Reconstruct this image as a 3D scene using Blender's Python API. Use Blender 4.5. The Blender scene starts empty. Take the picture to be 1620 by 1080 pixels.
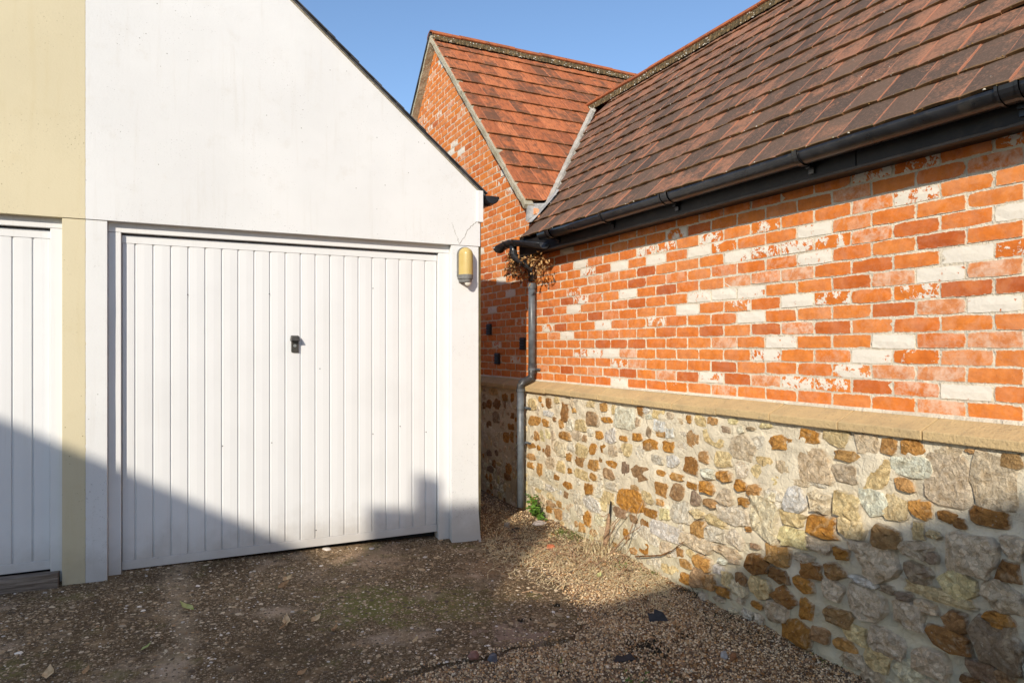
import bpy, bmesh, math, random
import numpy as np
from mathutils import Vector, Matrix

random.seed(7); rng = np.random.default_rng(7)
scene = bpy.context.scene
COL = scene.collection

# ------------------------------------------------------------------ camera, sky, sun, exposure
EYE = 1.5                                   # eye height above the drive
F_PX, VPX, HOR = 1090.0, 278.0, 550.0       # focal length in photo pixels, wall vanishing point, horizon row
TH = math.atan((810 - VPX) / F_PX); SN, CS = math.sin(TH), math.cos(TH)
cam_d = bpy.data.cameras.new('camera'); cam = bpy.data.objects.new('camera', cam_d); COL.objects.link(cam)
cam.location = (0, 0, EYE); cam.rotation_euler = (math.pi / 2, 0, -TH)
cam_d.sensor_width = 36; cam_d.lens = 36 * F_PX / 1620; cam_d.shift_y = (HOR - 540) / 1620
cam_d.clip_start = 0.05; cam_d.clip_end = 500
scene.camera = cam
ELEV = math.atan(0.477); LX, LY = 0.683, 0.731       # the sun's light travels along +LX, +LY and down
world = bpy.data.worlds.new('World'); scene.world = world; world.use_nodes = True
wn = world.node_tree; bg = wn.nodes['Background']
sky = wn.nodes.new('ShaderNodeTexSky'); sky.sky_type = 'NISHITA'; sky.sun_disc = False
sky.sun_elevation = ELEV; sky.sun_rotation = math.atan2(-LX, -LY) % (2 * math.pi)
sky.air_density = 1.0; sky.dust_density = 0.7; sky.ozone_density = 3.4
wn.links.new(sky.outputs[0], bg.inputs[0]); bg.inputs[1].default_value = 0.14
sun_d = bpy.data.lights.new('sun', 'SUN'); sun = bpy.data.objects.new('sun', sun_d); COL.objects.link(sun)
sun_d.energy = 3.6; sun_d.angle = math.radians(0.47); sun_d.color = (1.0, 0.91, 0.775)
sun.rotation_euler = Vector((LX, LY, -0.477)).to_track_quat('-Z', 'Y').to_euler(); sun.location = (-6, -6, 9)
vs = scene.view_settings; vs.view_transform = 'Standard'; vs.look = 'None'; vs.gamma = 1.0; vs.exposure = 0.46
vs.use_curve_mapping = False
scene.cycles.use_denoising = True; scene.cycles.max_bounces = 6

# ------------------------------------------------------------------ geometry helpers
def ray(px, py):
    u = (px - 810) / F_PX
    return np.array([SN + u * CS, CS - u * SN, (HOR - py) / F_PX])
def on_x(px, py, X):
    r = ray(px, py); p = r * X / r[0]; p[2] += EYE; return p
def on_y(px, py, Y):
    r = ray(px, py); p = r * Y / r[1]; p[2] += EYE; return p
def on_z(px, py, z=0.0):
    r = ray(px, py); return (r * (z - EYE) / r[2]) + np.array([0, 0, EYE])
def proj(p):
    d = SN * p[0] + CS * p[1]; r = CS * p[0] - SN * p[1]
    if d < .05: return None
    return 810 + F_PX * r / d, HOR - F_PX * (p[2] - EYE) / d, d

WLOC = {}
def place(o, parent, loc):
    loc = Vector(loc); WLOC[o.name] = loc.copy()
    if parent is not None:
        o.parent = parent; o.location = loc - WLOC[parent.name]
    else:
        o.location = loc
    return o
def tag(o, label=None, cat=None, group=None, kind=None):
    if label: o['label'] = label
    if cat: o['category'] = cat
    if group: o['group'] = group
    if kind: o['kind'] = kind
    return o
def thing(name, loc, label, cat, group=None):
    o = bpy.data.objects.new(name, None); COL.objects.link(o); o.empty_display_size = .1
    place(o, None, loc); return tag(o, label, cat, group)
def mesh(name, V, F, mat=None, smooth=False, attrs=None):
    me = bpy.data.meshes.new(name)
    me.from_pydata([tuple(map(float, v)) for v in V], [], [tuple(map(int, f)) for f in F])
    if mat: me.materials.append(mat)
    if smooth: me.polygons.foreach_set('use_smooth', [True] * len(me.polygons))
    for k, a in (attrs or {}).items():
        a = np.asarray(a, dtype=np.float32)
        if a.shape[1] == 3:
            at = me.attributes.new(k, 'FLOAT_VECTOR', 'POINT'); at.data.foreach_set('vector', a.ravel())
        else:
            at = me.attributes.new(k, 'FLOAT_COLOR', 'POINT'); at.data.foreach_set('color', a.ravel())
    me.update(); return me
def fast_mesh(name, V, T, mat, attrs=None, smooth=False):
    """big triangle mesh from numpy arrays"""
    V = np.asarray(V, np.float32); T = np.asarray(T, np.int32)
    me = bpy.data.meshes.new(name)
    me.vertices.add(len(V)); me.vertices.foreach_set('co', V.ravel())
    k = T.shape[1]
    me.loops.add(T.size); me.loops.foreach_set('vertex_index', T.ravel())
    me.polygons.add(len(T)); me.polygons.foreach_set('loop_start', np.arange(0, T.size, k, dtype=np.int32))
    me.polygons.foreach_set('loop_total', np.full(len(T), k, np.int32))
    if smooth: me.polygons.foreach_set('use_smooth', np.ones(len(T), bool))
    me.materials.append(mat)
    me.update(calc_edges=True); me.validate()
    for kk, a in (attrs or {}).items():
        a = np.asarray(a, dtype=np.float32)
        if a.shape[1] == 3:
            at = me.attributes.new(kk, 'FLOAT_VECTOR', 'POINT'); at.data.foreach_set('vector', a.ravel())
        else:
            at = me.attributes.new(kk, 'FLOAT_COLOR', 'POINT'); at.data.foreach_set('color', a.ravel())
    return me
def obj(name, V, F, mat, parent=None, loc=None, smooth=False, attrs=None, bevel=0, kind=None, seg=2):
    """vertices in world space; the object's origin goes to loc (default: the vertices' base centre)"""
    V = np.asarray(V, float)
    if loc is None:
        loc = ((V[:, 0].min() + V[:, 0].max()) / 2, (V[:, 1].min() + V[:, 1].max()) / 2, V[:, 2].min())
    me = mesh(name, V - np.array(loc), F, mat, smooth, attrs)
    o = bpy.data.objects.new(name, me); COL.objects.link(o); place(o, parent, loc)
    if bevel:
        m = o.modifiers.new('bevel', 'BEVEL'); m.width = bevel; m.segments = seg; m.limit_method = 'ANGLE'
    if kind: o['kind'] = kind
    return o
def box_vf(x0, x1, y0, y1, z0, z1):
    V = [(x, y, z) for x in (x0, x1) for y in (y0, y1) for z in (z0, z1)]
    Fc = [(0, 1, 3, 2), (4, 6, 7, 5), (0, 4, 5, 1), (2, 3, 7, 6), (0, 2, 6, 4), (1, 5, 7, 3)]
    return V, Fc
def box(name, x0, x1, y0, y1, z0, z1, mat, parent=None, bevel=0, loc=None):
    V, Fc = box_vf(x0, x1, y0, y1, z0, z1)
    return obj(name, V, Fc, mat, parent, loc, bevel=bevel)
def join(parts):
    V, Fc = [], []
    for v, f in parts:
        b = len(V); V += [tuple(p) for p in v]; Fc += [tuple(i + b for i in q) for q in f]
    return V, Fc
def extrude_poly(poly, axis, a0, a1):
    """poly of 2-D points; axis 0: (y,z) along x, axis 1: (x,z) along y, axis 2: (x,y) along z"""
    n = len(poly)
    def p3(p, a):
        return (a, p[0], p[1]) if axis == 0 else (p[0], a, p[1]) if axis == 1 else (p[0], p[1], a)
    V = [p3(p, a0) for p in poly] + [p3(p, a1) for p in poly]
    Fc = [tuple(range(n))[::-1], tuple(range(n, 2 * n))] + [(i, (i + 1) % n, n + (i + 1) % n, n + i) for i in range(n)]
    return V, Fc
def tube_vf(pts, r, seg=16, caps=True):
    pts = [np.array(p, float) for p in pts]; n = len(pts); V = []; Fc = []
    up = np.array([0.31, 0.17, 0.93])
    for i, p in enumerate(pts):
        t = pts[min(i + 1, n - 1)] - pts[max(i - 1, 0)]; t /= np.linalg.norm(t)
        s = np.cross(t, up); s /= np.linalg.norm(s); w = np.cross(s, t)
        rr = r[i] if hasattr(r, '__len__') else r
        for k in range(seg):
            a = 2 * math.pi * k / seg; V.append(p + rr * (math.cos(a) * s + math.sin(a) * w))
    for i in range(n - 1):
        for k in range(seg):
            Fc.append((i * seg + k, i * seg + (k + 1) % seg, (i + 1) * seg + (k + 1) % seg, (i + 1) * seg + k))
    if caps:
        Fc.append(tuple(range(seg))[::-1]); Fc.append(tuple(range((n - 1) * seg, n * seg)))
    return V, Fc
def trough_vf(pts, r, th=.004, seg=12, cap0=True, cap1=True, lip=.004):
    """half-round gutter along horizontal-ish points; rim at the points' height"""
    pts = [np.array(p, float) for p in pts]; n = len(pts); V = []; Fc = []
    prof = []
    for k in range(seg + 1):
        a = math.pi * k / seg; prof.append((math.cos(a) * r, -math.sin(a) * r))
    prof += [(-r - 0.0, lip)] if False else []
    for k in range(seg, -1, -1):
        a = math.pi * k / seg; prof.append((math.cos(a) * (r - th), -math.sin(a) * (r - th)))
    m = len(prof)
    for i, p in enumerate(pts):
        t = pts[min(i + 1, n - 1)] - pts[max(i - 1, 0)]; t /= np.linalg.norm(t)
        s = np.cross(t, (0, 0, 1)); s /= np.linalg.norm(s); w = np.cross(s, t)
        for q in prof: V.append(p + s * q[0] + w * q[1])
    for i in range(n - 1):
        for k in range(m):
            Fc.append((i * m + k, i * m + (k + 1) % m, (i + 1) * m + (k + 1) % m, (i + 1) * m + k))
    h = seg + 1
    for i, c in ((0, cap0), (n - 1, cap1)):
        b = i * m
        if c: Fc.append(tuple(b + k for k in range(h)))
        for k in range(seg): Fc.append((b + k, b + k + 1, b + m - 2 - k, b + m - 1 - k))
    return V, Fc

# ------------------------------------------------------------------ material helpers
class NT:
    def __init__(s, name):
        s.m = bpy.data.materials.new(name); s.m.use_nodes = True; s.t = s.m.node_tree
        s.b = s.t.nodes['Principled BSDF']
    def n(s, typ, out=0, _set=None, **kw):
        nd = s.t.nodes.new(typ)
        for k, v in (_set or {}).items(): setattr(nd, k, v)
        for k, v in kw.items():
            i = nd.inputs[int(k[1:])] if k[0] == 'i' and k[1:].isdigit() else nd.inputs[k.replace('_', ' ')]
            s.put(i, v)
        return nd.outputs[out]
    def put(s, i, v):
        if isinstance(v, bpy.types.NodeSocket): s.t.links.new(v, i)
        else: i.default_value = v
    def math(s, op, a, b=0.0, c=0.0, clamp=False):
        return s.n('ShaderNodeMath', _set={'operation': op, 'use_clamp': clamp}, i0=a, i1=b, i2=c)
    def vmath(s, op, a, b=(0, 0, 0)):
        return s.n('ShaderNodeVectorMath', _set={'operation': op}, i0=a, i1=b)
    def mix(s, f, a, b, mode='MIX'):
        nd = s.t.nodes.new('ShaderNodeMix'); nd.data_type = 'RGBA'; nd.blend_type = mode
        for i, v in ((nd.inputs[0], f), (nd.inputs[6], a), (nd.inputs[7], b)):
            if isinstance(v, tuple) and len(v) == 3: v = v + (1,)
            s.put(i, v)
        return nd.outputs[2]
    def ramp(s, f, stops, interp='LINEAR'):
        nd = s.t.nodes.new('ShaderNodeValToRGB'); cr = nd.color_ramp; cr.interpolation = interp
        while len(cr.elements) < len(stops): cr.elements.new(0.5)
        for e, (p, c) in zip(cr.elements, stops):
            e.position = p; e.color = (c, c, c, 1) if isinstance(c, (int, float)) else tuple(c) + (1,)
        s.put(nd.inputs[0], f); return nd.outputs[0]
    def step(s, v, lo, hi, a=0.0, b=1.0):
        return s.n('ShaderNodeMapRange', _set={'interpolation_type': 'SMOOTHSTEP'}, i0=v, i1=lo, i2=hi, i3=a, i4=b)
    def noise(s, vec, scale, detail=4.0, rough=.55, out=0, dist=0.0):
        return s.n('ShaderNodeTexNoise', out=out, Vector=vec, Scale=scale, Detail=detail, Roughness=rough, Distortion=dist)
    def voro(s, vec, scale, out=0, feature='F1'):
        return s.n('ShaderNodeTexVoronoi', out=out, _set={'feature': feature}, Vector=vec, Scale=scale)
    def pos(s): return s.n('ShaderNodeNewGeometry', out=0)
    def attr(s, name, out=1): return s.n('ShaderNodeAttribute', out=out, _set={'attribute_name': name})
    def objcol(s): return s.n('ShaderNodeObjectInfo', out=1)
    def sep(s, v): 
        nd = s.t.nodes.new('ShaderNodeSeparateXYZ'); s.put(nd.inputs[0], v); return nd.outputs
    def bump(s, h, strength=.4, dist=.01, normal=None):
        kw = dict(Strength=strength, Distance=dist, Height=h)
        if normal is not None: kw['Normal'] = normal
        return s.n('ShaderNodeBump', **kw)
    def out(s, color, rough=.8, normal=None, spec=.3, metal=0.0):
        if isinstance(color, tuple) and len(color) == 3: color = color + (1,)
        s.put(s.b.inputs['Base Color'], color); s.put(s.b.inputs['Roughness'], rough)
        s.put(s.b.inputs['Specular IOR Level'], spec); s.put(s.b.inputs['Metallic'], metal)
        if normal is not None: s.put(s.b.inputs['Normal'], normal)
        return s.m

def m_plaster(name, base, stain, split=False, base_dirt=0.0):
    k = NT(name); p = k.pos()
    big = k.noise(p, 1.3, 4); fine = k.noise(p, 60, 4, .6); blot = k.noise(p, 7, 6, .65)
    c = k.mix(k.step(big, .35, .7), base, tuple(x * .93 for x in base))
    c = k.mix(k.math('MULTIPLY', k.step(blot, .54, .76), .2), c, stain)
    # scattered pits and specks, gathered in loose patches
    sp = k.step(k.noise(p, 95, 3, .65), .625, .71); area = k.step(k.math('ADD', k.noise(p, 3.1, 4, .6), k.step(k.math('ABSOLUTE', k.math('SUBTRACT', k.sep(p)[2], 2.32)), .07, .0, 0, .16)), .47, .64)
    c = k.mix(k.math('MULTIPLY', k.math('MULTIPLY', sp, area), .8), c, tuple(x * .32 for x in stain))
    sp2 = k.step(k.voro(p, 16), .075, .045); area2 = k.step(k.noise(p, 1.7, 2), .52, .62)
    c = k.mix(k.math('MULTIPLY', k.math('MULTIPLY', sp2, area2), .75), c, tuple(x * .4 for x in stain))
    # streaks of run-off
    sx = k.sep(p); v = k.n('ShaderNodeCombineXYZ', X=k.math('MULTIPLY', sx[0], 16.0), Y=0.0, Z=k.math('MULTIPLY', sx[2], 1.1))
    c = k.mix(k.math('MULTIPLY', k.step(k.noise(v, 1.0, 5, .65), .52, .8), .30), c, stain)
    if split:
        sl = k.step(k.math('ADD', sx[0], k.math('MULTIPLY', k.math('SUBTRACT', k.noise(p, 30, 4, .6), .5), -.016)), -.5005, -.5025)
        c = k.mix(sl, c, (.62, .55, .375))
    # splash-back dirt low on the wall
    if base_dirt:
        low = k.step(k.math('ADD', sx[2], k.math('MULTIPLY', k.noise(p, 9, 5), -.35)), .22, -.16)
        c = k.mix(k.math('MULTIPLY', low, base_dirt), c, (.20, .165, .12))
    h = k.math('ADD', k.math('MULTIPLY', fine, .5), k.math('MULTIPLY', blot, .9))
    h = k.math('SUBTRACT', h, k.math('MULTIPLY', sp, .4))
    return k.out(c, .88, k.bump(h, .3, .006), .15)
M_WHITE = m_plaster('white_render', (.70, .70, .685), (.50, .46, .39), base_dirt=.45, split=True)
M_CREAM = m_plaster('cream_render', (.62, .55, .375), (.52, .43, .24), base_dirt=.35)

def m_paint(name, base, rough=.35, dirt=.25, low=True):
    k = NT(name); p = k.pos(); sx = k.sep(p)
    c = k.mix(k.step(k.noise(p, 2.2, 4), .4, .75), base, tuple(x * .95 for x in base))
    v = k.n('ShaderNodeCombineXYZ', X=k.math('MULTIPLY', sx[0], 55.0), Y=0.0, Z=k.math('MULTIPLY', sx[2], 1.6))
    c = k.mix(k.math('MULTIPLY', k.step(k.noise(v, 1.0, 3), .58, .8), dirt), c, (.55, .50, .42))
    sp = k.step(k.noise(p, 120, 2), .74, .79)
    c = k.mix(k.math('MULTIPLY', sp, k.step(k.noise(p, 4, 3), .5, .7)), c, (.3, .26, .2))
    if low:
        lw = k.step(k.math('ADD', sx[2], k.math('MULTIPLY', k.noise(p, 8, 5), -.3)), .25, -.12)
        c = k.mix(k.math('MULTIPLY', lw, .5), c, (.28, .23, .17))
    return k.out(c, k.math('ADD', rough, k.math('MULTIPLY', k.noise(p, 5, 3), .2)), k.bump(k.noise(p, 14, 3), .06, .01), .4)
M_DOOR = m_paint('white_painted_steel', (.705, .705, .695), .3, .2)
M_FRAME = m_paint('white_gloss_timber', (.715, .712, .70), .32, .22)

def m_simple(name, base, rough=.5, var=.15, scale=20, bump=.2, spec=.4, metal=0.0, dust=None):
    k = NT(name); p = k.pos(); nz = k.noise(p, scale, 5, .6)
    c = k.mix(k.step(nz, .35, .7), tuple(x * (1 - var) for x in base), tuple(min(1, x * (1 + var)) for x in base))
    if dust:
        c = k.mix(k.math('MULTIPLY', k.step(k.noise(p, scale * 1.7, 6, .65), .52, .75), dust[1]), c, dust[0])
    return k.out(c, k.math('ADD', rough, k.math('MULTIPLY', nz, .15)), k.bump(nz, bump, .004), spec, metal)
M_BLACK = m_simple('black_gutter_plastic', (.018, .019, .022), .22, .3, 9, .1, .5, dust=((.09, .08, .065), .45))
M_GREYPIPE = m_simple('grey_weathered_downpipe', (.10, .115, .13), .35, .25, 14, .12, .5, dust=((.24, .24, .23), .5))
M_FASCIA = m_simple('black_fascia_board', (.016, .014, .013), .42, .3, 8, .15, .3, dust=((.05, .036, .025), .5))
M_DARK = m_simple('near_black', (.015, .014, .013), .9)
M_SLATE = m_simple('grey_slate', (.06, .06, .065), .6, .4, 12, .4)
M_MORTAR = None
def m_mortar(name, base, dark, sc=1.0, green=False):
    k = NT(name); p = k.pos()
    a = k.noise(p, 5 * sc, 6, .65); f = k.noise(p, 130, 4, .65); g = k.voro(p, 210)
    c = k.mix(k.step(a, .38, .68), base, dark)
    c = k.mix(k.math('MULTIPLY', k.step(f, .56, .76), .28), c, tuple(x * .6 for x in dark))
    c = k.mix(k.math('MULTIPLY', k.step(g, .25, .1), .4), c, tuple(min(.8, x * 1.25) for x in base))
    if green:
        z = k.sep(p)[2]
        w = k.step(k.math('ADD', z, k.math('MULTIPLY', k.noise(p, 4, 5), -.5)), .30, -.2)
        c = k.mix(k.math('MULTIPLY', w, .32), c, (.30, .28, .14))
    h = k.math('ADD', k.math('MULTIPLY', f, .5), k.math('MULTIPLY', k.noise(p, 22, 6, .62, dist=.8), 1.6))
    return k.out(c, .92, k.bump(h, .8, .016), .1)
M_MORTAR = m_mortar('pale_brick_mortar', (.74, .66, .52), (.61, .53, .41))
M_RUBBLE_MORTAR = m_mortar('lime_rubble_mortar', (.74, .65, .485), (.635, .55, .40), .8, green=True)

def m_brick(name, from_attr):
    k = NT(name); loc = k.attr('bl'); tint = k.attr('tint', 0) if from_attr else k.objcol()
    sc = k.t.nodes.new('ShaderNodeSeparateColor'); k.put(sc.inputs[0], tint); R, G, B = sc.outputs[0], sc.outputs[1], sc.outputs[2]
    off = k.n('ShaderNodeCombineXYZ', X=k.math('MULTIPLY', B, 37.0), Y=k.math('MULTIPLY', B, 91.0), Z=k.math('MULTIPLY', B, 53.0))
    p = k.vmath('ADD', loc, off)
    base = k.ramp(G, [(0, (.28, .070, .026)), (.22, (.47, .105, .022)), (.5, (.66, .175, .028)), (.8, (.72, .225, .038)), (1, (.66, .27, .11))])
    mot = k.noise(p, 22, 5, .62)
    c = k.mix(k.step(mot, .3, .72), k.mix(.35, base, (.30, .06, .018)), base)
    c = k.mix(k.math('MULTIPLY', k.step(k.noise(p, 9, 3), .5, .7), .25), c, (.78, .30, .09))
    dots = k.step(k.noise(p, 160, 2), .66, .74); c = k.mix(k.math('MULTIPLY', dots, .45), c, (.12, .05, .03))
    # worn limewash: soft pink bloom for weak values, flaking white coat for strong ones
    w1 = k.noise(p, 14, 7, .68, dist=.5); w2 = k.noise(p, 70, 4, .7)
    ww = k.math('ADD', k.math('MULTIPLY', w1, .72), k.math('MULTIPLY', w2, .28))
    coat = k.step(R, .5, .55); th = k.math('SUBTRACT', .92, k.math('MULTIPLY', R, .62))
    flake = k.math('MULTIPLY', coat, k.step(k.math('SUBTRACT', ww, th), -.012, .018))
    bl = k.math('MULTIPLY', k.math('SUBTRACT', 1.0, coat), k.math('MULTIPLY', k.math('MULTIPLY', R, 1.75), k.step(ww, .40, .62)))
    c = k.mix(bl, c, (.72, .53, .40)); c = k.mix(flake, c, k.mix(w2, (.80, .75, .66), (.66, .59, .48)))
    # mortar slurry on ragged edges
    q = k.sep(loc)
    dy = k.math('SUBTRACT', .1075, k.math('ABSOLUTE', q[1])); dz = k.math('SUBTRACT', .0325, k.math('ABSOLUTE', q[2]))
    d = k.math('ADD', k.math('MINIMUM', dy, dz), k.math('MULTIPLY', k.math('SUBTRACT', k.noise(p, 55, 4, .6), .5), .020))
    sl = k.step(d, .0022, -.0012)
    c = k.mix(k.math('MULTIPLY', sl, .85), c, (.64, .55, .41))
    h = k.math('ADD', k.math('MULTIPLY', mot, .7), k.math('ADD', k.math('MULTIPLY', w2, .5), k.math('MULTIPLY', flake, .25)))
    return k.out(c, .86, k.bump(h, .5, .006), .15)
M_BRICK, M_BRICK_A = m_brick('old_red_brick', False), m_brick('old_red_brick_far', True)

def m_tile(name, from_attr, orange):
    k = NT(name); loc = k.attr('bl'); tint = k.attr('tint', 0) if from_attr else k.objcol()
    sc = k.t.nodes.new('ShaderNodeSeparateColor'); k.put(sc.inputs[0], tint); R, G, B = sc.outputs[0], sc.outputs[1], sc.outputs[2]
    off = k.n('ShaderNodeCombineXYZ', X=k.math('MULTIPLY', B, 37.0), Y=k.math('MULTIPLY', B, 91.0), Z=k.math('MULTIPLY', B, 53.0))
    p = k.vmath('ADD', loc, off); q = k.sep(loc)
    st = k.n('ShaderNodeCombineXYZ', X=k.math('MULTIPLY', k.sep(p)[0], 60.0), Y=k.math('MULTIPLY', k.sep(p)[1], 9.0), Z=k.sep(p)[2])
    streak = k.noise(st, 1.0, 5, .65); wpos = k.pos(); n1 = k.noise(p, 13, 6, .65); nw = k.noise(wpos, 4.2, 7, .68, dist=.4); n2 = k.noise(p, 75, 4, .7)
    lichen = k.step(k.voro(p, 20), .10, .06)
    lsel = k.step(k.noise(p, 6, 2), .56, .63)
    if orange:
        base = k.ramp(G, [(0, (.33, .105, .046)), (.5, (.47, .145, .056)), (1, (.58, .195, .08))])
        c = k.mix(k.math('MULTIPLY', k.step(streak, .46, .66), .75), base, (.17, .065, .035))
        c = k.mix(k.math('MULTIPLY', k.step(k.math('ADD', k.math('ADD', k.math('MULTIPLY', n1, .35), k.math('MULTIPLY', nw, .65)), k.math('MULTIPLY', R, .13)), .50, .68), .85), c, (.12, .065, .04))
        edge = (.55, .20, .10)
    else:
        base = k.ramp(G, [(0, (.078, .056, .043)), (.5, (.108, .073, .053)), (1, (.15, .096, .066))])
        c = k.mix(k.math('MULTIPLY', k.step(n2, .46, .7), .55), base, (.24, .145, .105))
        wear = k.step(k.math('ADD', k.math('ADD', k.math('MULTIPLY', n1, .28), k.math('ADD', k.math('MULTIPLY', nw, .5), k.math('MULTIPLY', n2, .25))), k.math('MULTIPLY', R, .12)), .54, .68)
        c = k.mix(k.math('MULTIPLY', wear, .75), c, k.mix(n2, (.27, .12, .068), (.46, .215, .125)))
        c = k.mix(k.math('MULTIPLY', k.step(streak, .58, .74), .3), c, (.22, .115, .08))
        edge = (.46, .19, .11)
    ed = k.math('ADD', k.math('SUBTRACT', .0935, k.math('ABSOLUTE', q[0])), k.math('ADD', k.math('MULTIPLY', k.math('SUBTRACT', n2, .5), .014), k.math('MULTIPLY', k.math('SUBTRACT', n1, .5), .016)))
    c = k.mix(k.math('MULTIPLY', k.step(ed, .0055, .001), .8), c, edge)
    # moss and dirt gathered on the tail
    tl = k.math('ADD', q[1], k.math('MULTIPLY', k.math('SUBTRACT', n1, .5), .05))
    c = k.mix(k.math('MULTIPLY', k.step(tl, .016, .002), .8), c, k.mix(n2, (.11, .075, .032), (.27, .14, .05)))
    c = k.mix(k.math('MULTIPLY', k.math('MULTIPLY', lichen, lsel), .8), c, (.52, .48, .38))
    h = k.math('ADD', n2, k.math('MULTIPLY', n1, .6))
    return k.out(c, .82, k.bump(h, .5, .006), .2)
M_TILE_O, M_TILE_OA = m_tile('orange_clay_tile', False, True), m_tile('orange_clay_tile_far', True, True)
M_TILE_D, M_TILE_DA = m_tile('dark_weathered_tile', False, False), m_tile('dark_weathered_tile_far', True, False)

def m_stone(name, from_attr):
    k = NT(name); col = k.attr('tint', 0) if from_attr else k.objcol(); rnd = .37 if from_attr else k.n('ShaderNodeObjectInfo', out=5); loc = k.attr('bl'); p0 = k.pos()
    p = k.vmath('ADD', p0, k.n('ShaderNodeCombineXYZ', X=k.math('MULTIPLY', rnd, 31.0), Y=k.math('MULTIPLY', rnd, 57.0), Z=0.0))
    n1 = k.noise(p, 24, 7, .68, dist=.6); n2 = k.noise(p, 95, 5, .7); n3 = k.noise(p, 11, 4, .6, dist=1.2)
    dk = k.mix(1.0, col, (.72, .65, .56), 'MULTIPLY'); c = k.mix(k.step(n1, .34, .60), dk, col)
    c = k.mix(k.math('MULTIPLY', k.step(n3, .54, .66), .5), c, k.mix(.55, col, (.62, .50, .32)))
    c = k.mix(k.math('MULTIPLY', k.step(n2, .60, .72), .3), c, k.mix(1.0, col, (.34, .27, .22), 'MULTIPLY'))
    c = k.mix(k.math('MULTIPLY', k.step(k.noise(p, 42, 5, .7), .62, .70), .55), c, (.66, .58, .44))
    wp = k.vmath('ADD', p, k.vmath('MULTIPLY', k.noise(p, 30, 3, out=1), (.03, .03, .03)))
    cell = k.sep(k.voro(wp, 48, 1))[0]; c = k.mix(1.0, c, k.ramp(cell, [(0, .80), (.45, 1.04), (1, 1.25)]), 'MULTIPLY')
    cd = k.voro(wp, 48, 0, 'DISTANCE_TO_EDGE'); c = k.mix(k.math('MULTIPLY', k.step(cd, .06, .0), .32), c, k.mix(1.0, col, (.30, .24, .19), 'MULTIPLY'))
    r = k.math('ADD', k.sep(loc)[0], k.math('MULTIPLY', k.math('SUBTRACT', k.noise(p, 38, 5, .65), .5), .42))
    c = k.mix(k.math('MULTIPLY', k.step(r, .86, 1.02), .9), c, (.68, .59, .44))
    h = k.math('ADD', k.math('ADD', k.math('MULTIPLY', n1, 1.0), k.math('MULTIPLY', n2, .5)), k.math('MULTIPLY', cell, .5))
    return k.out(c, .78, k.bump(h, 1.0, .025), .25)
M_STONE, M_STONE_A = m_stone('rubble_stone', False), m_stone('rubble_stone_small', True)

def m_coping():
    k = NT('sandstone_coping'); p = k.pos(); n1 = k.noise(p, 6, 6, .65); n2 = k.noise(p, 70, 5, .65)
    q = k.sep(p); v = k.n('ShaderNodeCombineXYZ', X=k.math('MULTIPLY', q[0], 40.0), Y=k.math('MULTIPLY', q[1], 3.0), Z=0.0)
    c = k.mix(k.step(n1, .35, .7), (.58, .42, .215), (.47, .345, .185))
    c = k.mix(k.math('MULTIPLY', k.step(k.noise(v, 1.0, 5), .5, .75), .4), c, (.56, .41, .21))
    c = k.mix(k.math('MULTIPLY', k.step(n2, .54, .7), .5), c, (.30, .215, .12)); c = k.mix(k.math('MULTIPLY', k.step(k.noise(p, 15, 6, .7), .56, .7), .4), c, (.26, .22, .15))
    return k.out(c, .88, k.bump(k.math('ADD', n1, n2), .8, .009), .15)
M_COPING = m_coping()

def m_ground(name, base, dark, light, scale=1.0, moss=False):
    k = NT(name); p = k.pos()
    a = k.noise(p, 1.6, 5, .6); f = k.noise(p, 45, 6, .7)
    vcell = k.voro(p, 105 * scale, 1); vd = k.voro(p, 105 * scale, 0); vs_ = k.sep(vcell)
    c = k.mix(k.step(f, .35, .7), dark, base)
    peb = k.math('MULTIPLY', k.step(vd, .5, .3), k.step(vs_[0], .45, .6))
    c = k.mix(k.math('MULTIPLY', peb, .7), c, k.mix(vs_[1], base, light))
    c = k.mix(k.math('MULTIPLY', k.step(a, .42, .62), .55), c, dark); c = k.mix(k.math('MULTIPLY', k.step(k.noise(k.vmath('ADD', p, (3, 9, 0)), 5.5, 5, .65), .52, .68), .45), c, tuple(x * 1.4 for x in base))
    if moss:
        q = k.sep(p); tr = k.math('ABSOLUTE', k.math('ADD', k.math('SUBTRACT', q[0], .02), k.math('MULTIPLY', k.math('SUBTRACT', k.noise(p, 2.2, 4), .5), .5)))
        c = k.mix(k.math('MULTIPLY', k.step(tr, .13, .0), .38), c, (.46, .36, .245))
        for (bx, by, br, bc, bs) in ((1.02, 3.95, .42, (.15, .15, .04), .75), (1.45, 3.78, .35, (.16, .15, .045), .6), (1.25, 4.85, .35, (.46, .32, .21), .6), (1.62, 3.28, .20, (.34, .23, .18), .6), (-1.05, 3.0, .5, (.15, .14, .05), .5), (1.95, 4.3, .3, (.30, .19, .11), .6)):
            dd = k.n('ShaderNodeVectorMath', out=1, _set={'operation': 'DISTANCE'}, i0=k.n('ShaderNodeCombineXYZ', X=q[0], Y=q[1], Z=0.0), i1=(bx, by, 0))
            mk = k.step(k.math('ADD', dd, k.math('MULTIPLY', k.math('SUBTRACT', k.noise(p, 9, 6, .7), .5), 1.1)), br, br * .2)
            c = k.mix(k.math('MULTIPLY', mk, bs), c, bc)
        c = k.mix(k.math('MULTIPLY', k.step(k.noise(p, 2.6, 6, .65), .55, .68), .5), c, (.17, .16, .05))
        c = k.mix(k.math('MULTIPLY', k.step(k.noise(k.vmath('ADD', p, (7, 3, 1)), 1.9, 5, .6), .56, .7), .55), c, (.52, .40, .29))
    h = k.math('ADD', k.math('MULTIPLY', f, .6), k.math('MULTIPLY', k.step(vd, .6, .1), .5))
    return k.out(c, .93, k.bump(h, .8, .01), .12)
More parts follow.
